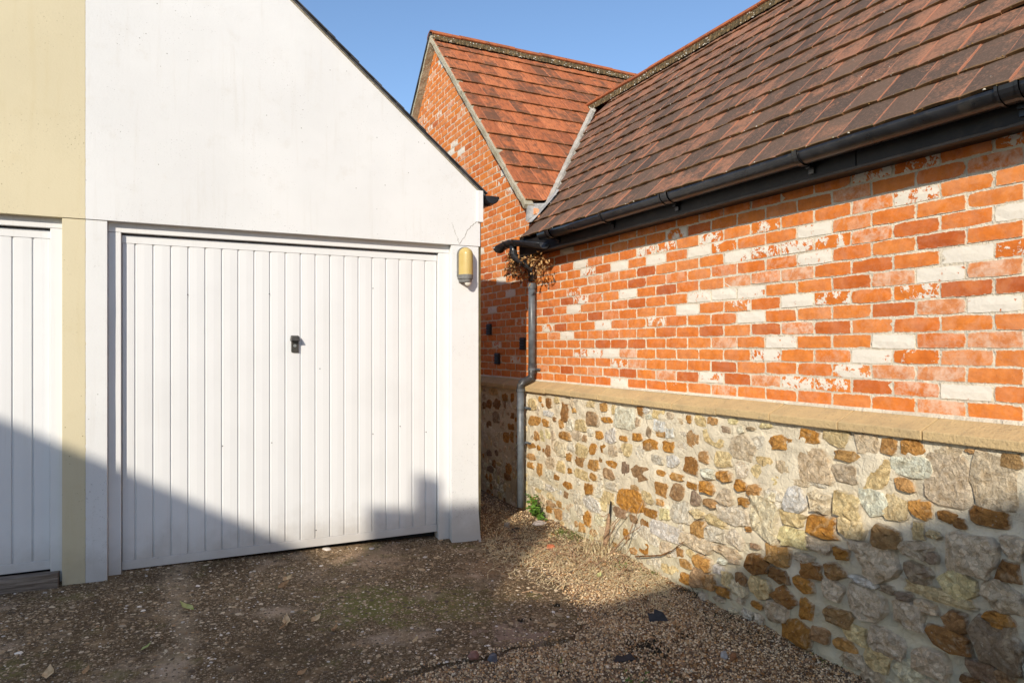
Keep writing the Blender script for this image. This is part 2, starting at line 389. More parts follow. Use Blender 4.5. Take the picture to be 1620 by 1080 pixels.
M_DRIVE = m_ground('exposed_aggregate_concrete', (.235, .158, .086), (.074, .050, .027), (.58, .48, .35), moss=True)
M_SOIL = m_ground('gravel_bed', (.27, .185, .11), (.10, .066, .04), (.58, .45, .30), .8)
def m_pebble(name, rough=.75):
    k = NT(name); col = k.attr('tint', 0); p = k.pos()
    c = k.mix(k.math('MULTIPLY', k.step(k.noise(p, 160, 3), .45, .7), .35), col, (.08, .06, .045))
    return k.out(c, rough, k.bump(k.noise(p, 300, 2), .3, .002), .3)
M_PEBBLE = m_pebble('loose_pebble')
def m_wood(name, base, light):
    k = NT(name); p = k.pos(); q = k.sep(p)
    v = k.n('ShaderNodeCombineXYZ', X=k.math('MULTIPLY', q[0], 4.0), Y=k.math('MULTIPLY', q[1], 40.0), Z=k.math('MULTIPLY', q[2], 60.0))
    n1 = k.noise(v, 1.0, 6, .65)
    return k.out(k.mix(k.step(n1, .35, .7), base, light), .85, k.bump(n1, .6, .006), .2)
M_PLANK = m_wood('weathered_plank', (.10, .075, .055), (.26, .215, .17))
M_BARK = m_wood('dry_bark', (.20, .12, .07), (.42, .27, .16))

# ------------------------------------------------------------------ main dimensions (metres; z from the drive at the camera)
A = 3.06                 # brick face plane x
SF = 2.965               # stone plinth face plane x
FY = 4.985               # garage pillar face plane y
DY = 5.066               # garage door face plane y
XS = -0.502              # party line between the two garages
Z = lambda h: h + EYE    # heights given relative to the eye
def zg(x, y):            # lie of the ground
    return .035 - .02 * x - .030 * np.maximum(0, 4 - np.asarray(y, float))

# ------------------------------------------------------------------ ground
def grid_patch(x0, x1, y0, y1, st):
    xs = np.arange(x0, x1 + 1e-6, st); ys = np.arange(y0, y1 + 1e-6, st)
    Xg, Yg = np.meshgrid(xs, ys, indexing='ij'); nx, ny = len(xs), len(ys)
    i, j = np.meshgrid(np.arange(nx - 1), np.arange(ny - 1), indexing='ij'); a = (i * ny + j).ravel()
    return Xg.ravel(), Yg.ravel(), np.stack([a, a + ny, a + ny + 1, a + 1], 1)
def vnoise(x, y, s, seed=0):
    """cheap smooth value noise"""
    def hsh(i, j): 
        v = np.sin(i * 127.1 + j * 311.7 + seed * 74.7) * 43758.5453; return v - np.floor(v)
    x = x * s; y = y * s; i = np.floor(x); j = np.floor(y); u = x - i; v = y - j
    u = u * u * (3 - 2 * u); v = v * v * (3 - 2 * v)
    return (hsh(i, j) * (1 - u) + hsh(i + 1, j) * u) * (1 - v) + (hsh(i, j + 1) * (1 - u) + hsh(i + 1, j + 1) * u) * v
def soil_z(x, y):
    return zg(x, y) - .022 + .022 * (vnoise(x, y, 2.3, 1) - .5) + .012 * (vnoise(x, y, 7, 2) - .5) + \
        .035 * np.clip((x - 2.55) / .4, 0, 1) * vnoise(x, y, 3.1, 3)
gx, gy, gf = grid_patch(-3.2, 3.6, .4, 9.2, .035)
gz = soil_z(gx, gy)
ground = bpy.data.objects.new('ground', fast_mesh('ground', np.stack([gx, gy, gz], 1), gf, M_SOIL, smooth=True)); COL.objects.link(ground)
# outer sheet to the horizon, with the near patch cut out of it
def ring_sheet():
    V, Fc = [], []
    inner = [(-3.2, .4), (3.565, .4), (3.565, 9.185), (-3.2, 9.185)]
    inner = [(gx.min(), gy.min()), (gx.max(), gy.min()), (gx.max(), gy.max()), (gx.min(), gy.max())]
    outer = [(-150, -150), (150, -150), (150, 150), (-150, 150)]
    for x, y in inner: V.append((x, y, float(zg(x, y)) - .03))
    for x, y in outer: V.append((x, y, -.6 if y < 0 else -.25))
    for i in range(4): Fc.append((i, (i + 1) % 4, 4 + (i + 1) % 4, 4 + i))
    return V, Fc
tag(ground, kind='structure')
V, Fc = ring_sheet(); tag(obj('outer_ground', V, Fc, M_SOIL, loc=(0, 0, 0)), kind='structure')

SLAB = [(.05, 2.6), (.711, 3.054), (.953, 3.088), (1.152, 3.121), (1.342, 3.104), (1.618, 3.131), (1.855, 3.12), (2.005, 3.204), (2.147, 3.501),
        (2.26, 3.881), (2.268, 4.244), (2.213, 4.641), (2.138, 4.883), (2.10, 5.2), (2.1, 6.0), (-3.4, 6.0), (-3.4, .2), (-1.5, .2)]
def in_poly(x, y, P):
    c = np.zeros(len(x), bool); n = len(P)
    for i in range(n):
        x1, y1 = P[i]; x2, y2 = P[(i + 1) % n]
        if y1 == y2: continue
        m = ((y1 > y) != (y2 > y)) & (x < (x2 - x1) * (y - y1) / (y2 - y1) + x1); c ^= m
    return c
def dist_poly(x, y, P):
    d = np.full(len(x), 9.0); n = len(P)
    for i in range(n):
        a = np.array(P[i]); b = np.array(P[(i + 1) % n]); ab = b - a; t = ((x - a[0]) * ab[0] + (y - a[1]) * ab[1]) / (ab @ ab)
        t = np.clip(t, 0, 1); d = np.minimum(d, np.hypot(x - a[0] - t * ab[0], y - a[1] - t * ab[1]))
    return np.where(in_poly(x, y, P), d, -d)
def slab_sd(x, y):
    return dist_poly(x, y, SLAB) + .055 * (vnoise(x, y, 6, 5) - .5) + .03 * (vnoise(x, y, 19, 6) - .5)
def slab_z(x, y):
    return zg(x, y) + .028 * np.clip((np.asarray(y, float) - 4.97) / .09, 0, 1) + .010 * (vnoise(x, y, 1.7, 8) - .5) + .005 * (vnoise(x, y, 9, 9) - .5)
sx_, sy_, sf_ = grid_patch(-3.4, 2.5, .2, 6.0, .025)
sd = slab_sd(sx_, sy_); keep = sd > -.03
szv = slab_z(sx_, sy_) - .045 * np.clip((.018 - sd) / .03, 0, 1)
fk = keep[sf_].all(1); sf_ = sf_[fk]
used = np.unique(sf_); remap = -np.ones(len(sx_), int); remap[used] = np.arange(len(used))
drive = bpy.data.objects.new('driveway', fast_mesh('driveway', np.stack([sx_, sy_, szv], 1)[used], remap[sf_], M_DRIVE, smooth=True))
COL.objects.link(drive); tag(drive, kind='structure')

# ------------------------------------------------------------------ pebbles: loose gravel and stones set in the concrete
def pebbles(name, x, y, z, r, flat, cols, seed, mat, sides=6):
    g = np.random.default_rng(seed); n = len(x); ang = g.uniform(0, 6.28, n)
    k = np.arange(sides) * 2 * math.pi / sides
    rr = r[:, None] * g.uniform(.7, 1.15, (n, sides)); el = g.uniform(.6, 1.0, n)
    px = rr * np.cos(k); py = rr * np.sin(k) * el[:, None]
    ca, sa = np.cos(ang)[:, None], np.sin(ang)[:, None]
    X = x[:, None] + px * ca - py * sa; Y = y[:, None] + px * sa + py * ca
    hgt = r * flat
    base = np.stack([X, Y, np.broadcast_to((z - hgt * .3)[:, None], X.shape)], 2)
    X2 = x[:, None] + .62 * (px * ca - py * sa); Y2 = y[:, None] + .62 * (px * sa + py * ca)
    top = np.stack([X2, Y2, z[:, None] + hgt[:, None] * g.uniform(.65, 1.05, (n, sides))], 2)
    V = np.concatenate([base, top], 1).reshape(-1, 3); m = 2 * sides
    o = (np.arange(n) * m)[:, None, None]
    T = []
    for i in range(sides):
        j = (i + 1) % sides; T += [(i, j, sides + j), (i, sides + j, sides + i)]
    for i in range(1, sides - 1): T.append((sides, sides + i, sides + i + 1))
    T = (np.array(T)[None] + o).reshape(-1, 3)
    tint = np.repeat(np.concatenate([cols, np.ones((n, 1))], 1), m, 0)
    me = fast_mesh(name, V, T, mat, {'tint': tint}); ob = bpy.data.objects.new(name, me); COL.objects.link(ob); return ob
PAL_G = np.array([(.48, .355, .215), (.64, .50, .33), (.34, .21, .11), (.66, .56, .42), (.20, .125, .075), (.42, .25, .11), (.11, .08, .06), (.30, .22, .15)])
PAL_S = np.array([(.44, .315, .185), (.25, .17, .095), (.62, .49, .33), (.115, .078, .045), (.78, .70, .60), (.40, .245, .12)])
n = 230000
x = rng.uniform(.2, 3.0, n); y = rng.uniform(1.5, 6.6, n)
sdp = slab_sd(x, y); dens = np.where(sdp < 0, 1.0, np.clip(.35 - sdp * 4, 0, 1))
dens *= np.clip(1 - (y - 3.9) / 1.0, .22, 1) * (.45 + .75 * vnoise(x, y, 3.3, 11))
vis = (x > .25 * y - .6)
k_ = (rng.uniform(0, 1, n) < dens) & vis & (x < SF + .02); x, y = x[k_], y[k_]; n = len(x); sdp = slab_sd(x, y)
z = np.where(sdp < 0, soil_z(x, y), slab_z(x, y)) + rng.uniform(-.001, .006, n)
r = np.exp(rng.normal(math.log(.0053), .32, n)); cg = np.array([1.04, .97, .86]) * PAL_G[rng.choice(8, n, p=[.2, .15, .17, .08, .14, .12, .07, .07])] * rng.uniform(.8, 1.45, (n, 1))
tag(pebbles('loose_gravel', x, y, z, r, .62, cg, 3, M_PEBBLE), 'loose pale pea gravel spread along the foot of the stone wall', 'gravel', kind='stuff')
n = 70000
x = rng.uniform(-2.4, 2.4, n); y = rng.uniform(1.9, 5.12, n)
k_ = (slab_sd(x, y) > .01) & (y > 2.2 + .2 * np.abs(x)) & (rng.uniform(0, 1, n) < .35 + .9 * vnoise(x, y, 2.2, 12)); x, y = x[k_], y[k_]; n = len(x)
z = slab_z(x, y) - .0005; r = np.exp(rng.normal(math.log(.0066), .42, n))
r[:500] *= rng.uniform(1.5, 2.6, 500); cg = PAL_S[rng.choice(6, n, p=[.30, .30, .12, .2, .035, .045])] * rng.uniform(.6, 1.1, (n, 1))
tag(pebbles('embedded_aggregate', x, y, z, r, .22, cg, 4, M_PEBBLE), 'small stones set into the worn concrete drive', 'aggregate', kind='stuff')

# ------------------------------------------------------------------ the brick house
house = thing('brick_house', (A, 4.0, 0.0), 'red brick house with tiled roofs, black gutter and rubble stone plinth', 'house')
TM, TC = 1.05, .9867                      # roof pitches (rise per run)
AM, AC = math.atan(TM), math.atan(TC)
EX, EZ = 2.862, Z(1.019)                  # line of the main roof's lowest tile tails
CY0, CZ0 = 5.826, Z(1.4135)               # lower end of the cross gable's near slope
APY, APZ = 8.515, Z(4.067)                # cross ridge
RX, RZ = 4.891, EZ + TM * (4.891 - EX)    # main ridge
SOFZ = Z(.857)
def gable_top(y):
    return min(CZ0 + TC * (y - CY0), CZ0 + TC * (2 * APY - y - CY0)) - .055
# mortar backing of the brick wall
WB = Z(-.345)
poly = [(-1.5, WB), (2 * APY - CY0, WB), (2 * APY - CY0, gable_top(2 * APY - CY0)), (APY, gable_top(APY)), (CY0 + .02, gable_top(CY0 + .02)), (CY0 + .02, SOFZ + .25), (-1.5, SOFZ + .25)]
V, Fc = extrude_poly(poly, 0, A + .0045, A + .22)
brick_wall = obj('brick_wall', V, Fc, M_MORTAR, house, loc=(A, 4, 0))

BL, BH, GY, GZ = .2165, .0655, .225, .0745
def brick_var(seed):
    g = random.Random(seed); nx, nz = 5, 3; V = []; L = []
    for i in range(nx):
        for j in range(nz):
            y = -BL / 2 + BL * i / (nx - 1); z = -BH / 2 + BH * j / (nz - 1)
            e = i in (0, nx - 1) or j in (0, nz - 1)
            yy = y + (g.uniform(-.0022, .0022)); zz = z + g.uniform(-.0022, .0022)
            if i in (0, nx - 1) and j in (0, nz - 1):
                c = g.choice([.001, .002, .002, .006]); yy -= math.copysign(c, y); zz -= math.copysign(c * .6, z)
            V.append((g.uniform(-.001, .0012) + (.0022 if e else 0), yy, zz)); L.append((0, y, z))
    Fc = []
    for i in range(nx - 1):
        for j in range(nz - 1):
            a = i * nz + j; Fc.append((a, a + 1, a + nz + 1, a + nz))
    rim = [i * nz for i in range(nx)] + [(nx - 1) * nz + j for j in range(1, nz)] + [i * nz + nz - 1 for i in range(nx - 2, -1, -1)] + [j for j in range(nz - 2, 0, -1)]
    b = len(V)
    for q in rim: V.append((.05, V[q][1], V[q][2])); L.append(L[q])
    m = len(rim)
    for i in range(m): Fc.append((rim[i], rim[(i + 1) % m], b + (i + 1) % m, b + i))
    return np.array(V), Fc, np.array(L)
BV = [brick_var(100 + i) for i in range(10)]
BM = [mesh('brick', v, f, M_BRICK, attrs={'bl': l}) for v, f, l in BV]

# tones read off the photograph: (zoom origin x, y, scale, [(x, y, kind)])
TONES = [(840, 340, 3.6, [(1310,80,'W'),(185,200,'W'),(805,110,'w'),(1010,140,'w'),(640,215,'w'),(740,195,'w'),(265,290,'W'),(945,215,'W'),(1085,185,'w'),(480,300,'W'),(690,265,'W'),(310,330,'w'),(1155,245,'W'),(400,360,'m'),(460,360,'m'),(230,445,'w'),(535,460,'W'),(255,490,'w'),(935,470,'W'),(1080,460,'W'),(1240,445,'W'),(225,540,'W'),(870,545,'W'),(1150,525,'w'),(1430,500,'W'),(1230,585,'W'),(395,630,'W'),(695,612,'w'),(185,690,'W'),(745,675,'d'),(80,650,'w'),(1390,730,'W'),(260,785,'w'),(345,790,'W'),(435,790,'W'),(525,790,'m'),(1085,733,'m'),(1325,800,'w'),(480,850,'w'),(590,855,'m'),(750,915,'m'),(1015,930,'W'),(1330,945,'w'),(480,950,'W'),(810,970,'s'),(1080,1000,'m'),(1415,200,'w'),(1310,360,'m'),(1150,380,'m'),(185,310,'d'),(395,740,'d'),(600,735,'d'),(585,505,'d'),(745,425,'d')]),
 (1200, 300, 2.843, [(30,175,'w'),(240,190,'W'),(155,270,'w'),(310,240,'w'),(240,315,'W'),(490,75,'m'),(690,40,'w'),(1130,105,'W'),(490,210,'m'),(925,295,'W'),(815,375,'W'),(1060,360,'m'),(695,465,'w'),(1055,520,'W'),(150,510,'W'),(310,490,'w'),(815,530,'m'),(165,625,'m'),(90,690,'W'),(320,625,'d'),(600,685,'W'),(1065,680,'m'),(510,755,'W'),(705,755,'s'),(30,745,'w'),(410,820,'w'),(615,830,'m'),(820,830,'m'),(330,870,'w'),(170,870,'w'),(40,860,'m'),(510,890,'d'),(710,895,'m'),(940,915,'W'),(820,980,'m'),(160,385,'m'),(40,400,'m'),(410,420,'d'),(1120,270,'s'),(600,420,'m'),(920,450,'d'),(1110,440,'d'),(690,180,'d'),(810,235,'d'),(495,345,'d')]),
 (1200, 180, 6.0, [(1010,610,'w'),(860,740,'m')]), (1420, 200, 4.91, [(130,300,'w'),(850,120,'w'),(760,270,'m')]),
 (680, 280, 4.909, [(590,125,'w'),(560,10,'W'),(525,815,'w'),(600,915,'W'),(735,835,'w'),(460,1040,'W')]),
 (730, 440, 4.696, [(205,245,'W'),(340,125,'W'),(270,30,'W'),(410,330,'w'),(235,495,'w'),(385,605,'w'),(400,445,'m')]),
 (440, 0, 3.6, [(995,870,'W'),(1030,910,'w'),(1080,955,'m'),(1245,970,'w'),(1275,1000,'W'),(990,595,'m'),(825,690,'w'),(865,605,'m'),(1290,1030,'w'),(1050,590,'m')])]
PH_Y = on_x(1378.3, 655, A)[1]            # a perpend of the lowest course
ROW0 = Z(-.2287) - GZ                     # bottom of the lowest full course
def row_col(y, z):
    r_ = math.floor((z - ROW0) / GZ); c_ = math.floor((y - PH_Y - (GY / 2 if r_ % 2 else 0)) / GY); return r_, c_
tone = {}
for ox, oy, s_, lst in TONES:
    for zx, zy, kd in lst:
        p = on_x(ox + zx / s_, oy + zy / s_, A); tone[row_col(p[1], p[2])] = kd
def hash2(a, b, s=0):
    return random.Random(a * 7919 + b * 104729 + s * 31).random()
def clip_poly(P, y0, z0, sl):
    """keep the part of polygon P below z = z0 + sl*(y-y0)"""
    out = []; f = lambda p: p[1] - z0 - sl * (p[0] - y0)
    for i in range(len(P)):
        a, b = P[i], P[(i + 1) % len(P)]; fa, fb = f(a), f(b)
        if fa <= 0: out.append(a)
        if fa * fb < 0:
            t = fa / (fa - fb); out.append((a[0] + t * (b[0] - a[0]), a[1] + t * (b[1] - a[1])))
    return out
def behind_garage(px, py):
    return px < 757 and py > -8 + (px - 457) * 1.02
bricks = []
for r_ in range(-1, 62):
    zc = ROW0 + (r_ + .5) * GZ
    for c_ in range(-30, 50):
        yc = PH_Y + (GY / 2 if r_ % 2 else 0) + (c_ + .5) * GY
        if yc < -1.3 or yc > 2 * APY - CY0 - .12: continue
        full = True; P = None
        if yc + BL / 2 < CY0 + .02:
            if zc + BH / 2 > SOFZ + .1: continue
        else:
            P = [(yc - BL / 2, zc - BH / 2), (yc + BL / 2, zc - BH / 2), (yc + BL / 2, zc + BH / 2), (yc - BL / 2, zc + BH / 2)]
            n0 = list(P)
            P = clip_poly(P, CY0, CZ0 - .06, TC); P = clip_poly(P, 2 * APY - CY0, CZ0 - .06, -TC) if len(P) > 2 else P
            if len(P) < 3: continue
            full = (P == n0)
        kd = tone.get((r_, c_)); h1 = hash2(r_, c_, 1); h2 = hash2(r_, c_, 2); h3 = hash2(r_, c_, 3)
        if kd is None and (yc < 1.5 or yc > 7): kd = 'W' if h3 < .02 else 'w' if h3 < .045 else 'm' if h3 < .09 else None
        if kd is None and h3 > .93: kd = 'd'
        if kd is None and h3 < .10: kd = 'm2'
        R_ = {'W': .79 + .12 * h1, 'w': .62 + .1 * h1, 's': .58, 'm': .42, 'm2': .22, 'd': .06}.get(kd, .04 + .08 * h1)
        G_ = .20 + .2 * h2 if kd == 'd' else .95 if kd in ('m',) and h1 > .5 else .48 + .40 * h2
        pr = proj((A, yc, zc)); size = 0
        if pr and -20 < pr[0] < 1640 and -20 < pr[1] < 1100 and not behind_garage(pr[0], pr[1]) and zc < (SOFZ + .03 if yc < 5.7 else 99): size = 1 / pr[2] ** 2 * (1 if full else .6)
        bricks.append((size, yc, zc, full, P, (R_, G_, h1 * .97 + .01), r_, c_))
bricks.sort(key=lambda b: -b[0])
jV, jF, jL, jT = [], [], [], []; cnt = 0
for i, (size, yc, zc, full, P, tint, r_, c_) in enumerate(bricks):
    g = random.Random(i)
    pos = (A + g.uniform(-.002, .0018), yc + g.uniform(-.0015, .0015), zc + g.uniform(-.0015, .0015))
    if full:
        k = g.randrange(10); v, f, l = BV[k]
    else:
        m = len(P); v = np.array([(0, q[0] - yc, q[1] - zc) for q in P] + [(.05, q[0] - yc, q[1] - zc) for q in P])
        f = [tuple(range(m))] + [(q, (q + 1) % m, m + (q + 1) % m, m + q) for q in range(m)]; l = v * np.array([0, 1, 1])
    if cnt < 300 and size > 0:
        me = BM[k] if full else mesh('brick', v, f, M_BRICK, attrs={'bl': l})
        o = bpy.data.objects.new('brick', me); COL.objects.link(o); place(o, brick_wall, pos)
        if full and g.random() < .5: o.rotation_euler.x = math.pi
        o.color = tint + (1,); cnt += 1
    else:
        b = len(jV); jV += (v + np.array(pos)).tolist(); jF += [tuple(q + b for q in t) for t in f]; jL += l.tolist(); jT += [tint + (1,)] * len(v)
bs = bpy.data.objects.new('far_brickwork', mesh('far_brickwork', np.array(jV) - np.array((A, 4, 0)), jF, M_BRICK_A, attrs={'bl': jL, 'tint': jT}))
COL.objects.link(bs); place(bs, brick_wall, (A, 4, 0)); bs['kind'] = 'stuff'

# ------------------------------------------------------------------ rubble plinth
pxs, pys, pfs = grid_patch(-1.5, 9.5, -.4, 1.10, .022)
dX = .018 * (vnoise(pxs, pys, 5, 21) - .5) + .018 * (vnoise(pxs * .8, pys * 1.3, 15, 22) - .5) + .004 * (vnoise(pxs, pys, 40, 23) - .5)
plV = np.stack([SF - dX, pxs, pys], 1) - np.array((SF, 4, 0))
plinth = bpy.data.objects.new('stone_plinth', fast_mesh('stone_plinth', plV, pfs, M_RUBBLE_MORTAR, smooth=True)); COL.objects.link(plinth); place(plinth, house, (SF, 4, 0))
STN = [(830, 600, 6.75, """85,270,90,110,y;262,255,65,110,b;345,220,45,70,y;435,345,85,190,b;570,240,70,60,w;695,260,95,70,y;850,290,75,90,o;950,320,40,90,y;1080,420,190,200,w;255,365,85,60,W;110,435,130,110,o;225,465,80,80,o;325,425,35,45,b;398,475,50,90,o;485,490,60,110,w;595,490,100,100,y;725,420,135,160,b;880,435,110,70,o;920,590,110,150,W;135,600,60,100,o;222,600,100,120,y;305,600,40,110,g;430,600,130,80,o;565,600,100,90,g;645,630,55,80,b;700,560,60,80,w;805,590,75,90,o;1055,630,80,60,o;1200,610,100,80,o;1240,340,60,110,b;1300,330,60,60,W;1330,560,60,110,d;70,700,85,70,o;155,728,45,55,o;250,760,55,120,b;380,740,120,130,p;500,720,60,70,w;615,755,130,120,y;480,830,55,90,o;735,745,70,130,o;850,745,70,100,o;950,760,90,120,g;1105,755,110,120,y;1240,790,90,130,w;1320,710,90,100,o;80,825,85,70,o;65,915,60,65,o;165,960,70,120,o;280,900,90,110,p;275,1020,90,110,w;390,930,80,110,y;485,970,50,60,o;590,880,90,100,b;740,915,120,120,o;610,1010,130,90,y;940,900,115,80,o;1080,970,80,180,d;1250,1000,170,170,b;900,1005,120,110,b;735,1040,65,80,o;350,1050,60,60,o;825,860,50,50,b"""),
 (1010, 640, 6.75, """235,105,110,90,y;350,120,90,80,g;545,150,60,90,o;665,175,100,110,y;800,170,110,90,o;1010,180,90,50,y;1090,265,60,70,w;1200,255,80,35,d;1360,225,110,50,y;225,225,110,110,W;330,290,110,130,W;240,305,90,80,o;140,420,140,110,o;335,445,120,110,o;480,450,90,110,w;595,355,125,190,o;800,350,190,170,y;945,265,100,70,d;1110,455,240,220,p;1300,405,130,130,w;1465,400,80,130,b;195,580,120,90,w;370,600,120,110,W;565,640,140,200,b;700,560,110,120,o;905,590,170,140,y;1110,690,120,140,w;1355,600,150,90,y;1265,705,120,120,y;760,740,140,90,w;930,760,140,120,o;240,725,100,60,o;415,770,150,75,o;245,895,140,140,o;420,935,130,190,b;570,860,120,70,o;750,885,140,120,o;615,1010,120,150,d;955,970,140,180,g;1110,855,110,120,o;1255,915,140,130,o;1415,820,130,130,y;1440,980,130,120,p;800,1050,160,80,o;1135,1030,100,90,o;100,980,100,110,y;240,1045,90,70,o"""),
 (1010, 760, 6.0, """120,305,120,80,o;250,320,90,100,y;65,400,75,90,b;400,300,150,180,w;575,310,110,80,y;750,380,170,90,y;590,455,120,150,o;270,490,280,130,W;920,330,250,140,w;1210,360,230,330,p;1070,455,45,60,o;755,510,170,130,w;930,550,150,150,w;1130,615,75,40,d;570,590,270,110,p;140,560,90,100,w;60,640,100,120,o;255,650,110,130,g;400,680,60,90,o;345,690,60,70,w;495,690,60,60,y;870,680,220,90,p;450,785,125,80,o;620,770,160,140,o;775,840,110,80,W;930,745,110,80,g;1155,790,230,190,b;300,840,140,80,y;445,920,110,100,o;580,930,140,180,b;695,960,110,160,o;860,935,100,120,y;990,930,100,120,b;960,1020,130,120,p;820,1050,130,90,o;1180,1010,180,190,y"""),
 (830, 720, 6.0, """415,285,80,70,o;615,320,85,110,o;710,350,80,90,w;820,290,100,60,w;1050,305,80,55,b;240,310,90,50,W;330,345,60,50,W;400,375,50,65,b;1000,420,240,230,o;490,390,90,100,w;790,400,120,90,y;270,395,80,50,y;160,430,90,90,p;250,455,95,55,b;350,470,70,60,o;425,490,65,80,p;235,510,65,60,o;325,555,80,100,o;640,465,130,110,W;740,480,70,80,y;510,530,100,110,w;600,600,80,140,o;715,610,80,90,p;905,540,100,90,d;1040,600,85,80,b;400,580,70,80,w;550,680,65,90,o;655,730,65,60,o;740,700,50,100,p;1120,730,170,120,w;1050,740,60,90,w;970,750,60,90,o;1035,910,70,70,o;100,250,130,80,w"""),
 (1220, 640, 2.455, """40,150,80,55,o;150,122,80,55,o;255,130,80,55,y;375,152,85,75,p;463,157,65,60,o;553,167,85,65,o;695,190,90,55,p;780,180,50,18,o;935,215,90,55,b;50,243,65,60,g;165,222,125,115,p;295,198,98,45,o;290,268,105,75,g;410,265,90,110,y;540,240,130,70,w;517,310,72,55,o;675,290,165,200,g;870,290,185,180,p;15,300,50,50,y;105,300,80,25,p;190,300,60,40,w;98,370,75,90,W;200,378,65,70,p;20,360,50,60,w;300,395,85,90,y;400,375,90,90,w;478,405,90,90,y;585,408,90,70,o;690,435,70,50,b;735,462,50,40,b;855,437,150,70,b;200,475,115,90,o;320,475,90,70,y;90,440,80,50,y;95,515,90,70,y;450,510,105,80,b;575,490,40,60,y;635,502,45,25,y;190,545,90,55,g;35,582,90,80,o;280,580,60,45,o;130,595,70,35,g;420,610,150,150,g;350,550,70,50,g;565,560,120,60,g;630,590,50,45,d;780,580,185,160,g;945,550,90,90,g;930,650,90,85,b;160,638,85,70,b;250,648,80,60,b;40,660,80,50,b;135,695,85,55,o;580,650,105,75,d;370,685,95,28,W;245,715,80,80,g;730,695,125,85,y;460,715,50,30,d;520,740,55,30,d;660,735,230,45,y;905,745,165,110,g;60,748,90,80,b;375,768,140,115,g;145,797,50,80,o;30,800,80,90,g;265,820,125,70,b;540,815,120,95,g;605,780,80,40,p;725,840,100,85,b;890,830,120,55,o;110,880,105,100,o;200,890,75,65,b;340,888,85,65,y;700,910,170,80,b;885,930,175,170,d;295,930,95,45,o;465,920,130,90,g;330,990,90,60,g;425,985,90,90,y;545,1040,100,80,p;630,1000,135,110,g;830,1030,120,80,d;920,1060,80,60,b;780,1070,80,40,b;400,1050,80,70,g"""),
 (755, 590, 5.143, """100,250,40,70,b;160,250,55,80,b;230,195,40,60,o;155,360,55,90,d;100,420,40,60,b;60,260,30,60,b;240,520,40,80,o;285,520,30,80,o;105,650,45,50,d;160,650,25,50,d;140,730,30,60,b;110,780,45,50,d;255,770,50,90,o;250,840,55,60,b;280,430,50,60,o;70,580,40,60,p;180,520,60,70,p;220,690,50,60,p;205,420,40,70,g;290,200,30,70,o;130,150,60,50,y""")]
SC = {'o': (.50, .235, .046), 'b': (.31, .15, .044), 'y': (.80, .63, .33), 'w': (.80, .74, .60), 'W': (.82, .80, .74), 'p': (.80, .66, .46), 'g': (.64, .52, .37), 'd': (.28, .20, .14)}
stones = []
for ox, oy, s_, txt in STN:
    for it in txt.split(';'):
        q = it.split(','); cx, cy, w, h = [float(t) for t in q[:4]]
        px, py = ox + cx / s_, oy + cy / s_
        c = on_x(px, py, SF); y0 = on_x(px + w / s_ / 2, py, SF)[1]; y1 = on_x(px - w / s_ / 2, py, SF)[1]
        stones.append((c[1], c[2], y1 - y0, h / s_ * proj(c)[2] / F_PX, q[4]))
g = random.Random(5); tries = 0; n_listed = len(stones)
while len(stones) < 520 and tries < 90000:       # gaps and the stretch just out of frame
    tries += 1
    y = g.uniform(1.3, 7.2); zz = g.uniform(-.06, .3) if len(stones) < n_listed + 90 else g.uniform(-.04, 1.05); w = g.uniform(.035, .11); h = g.uniform(.03, .085)
    if y > 1.6 and y < 5.8 and zz > .25 and (w > .075): continue
    if all(abs(y - s[0]) > (w + s[2]) / 2 + .008 or abs(zz - s[1]) > (h + s[3]) / 2 + .006 for s in stones):
        stones.append((y, zz, w, h, g.choice('oobyywwgpwwp')))
def stone_rank(i):
    yc, zc, w, h, kd = stones[i]; p = proj((SF, yc, zc))
    if not p or not (0 < p[0] < 1640 and p[1] < 1090) or behind_garage(p[0], p[1]): return 0
    return w * h / p[2] ** 2
single = set(sorted(range(len(stones)), key=lambda i: -stone_rank(i))[:300]); sV, sF, sL, sT = [], [], [], []
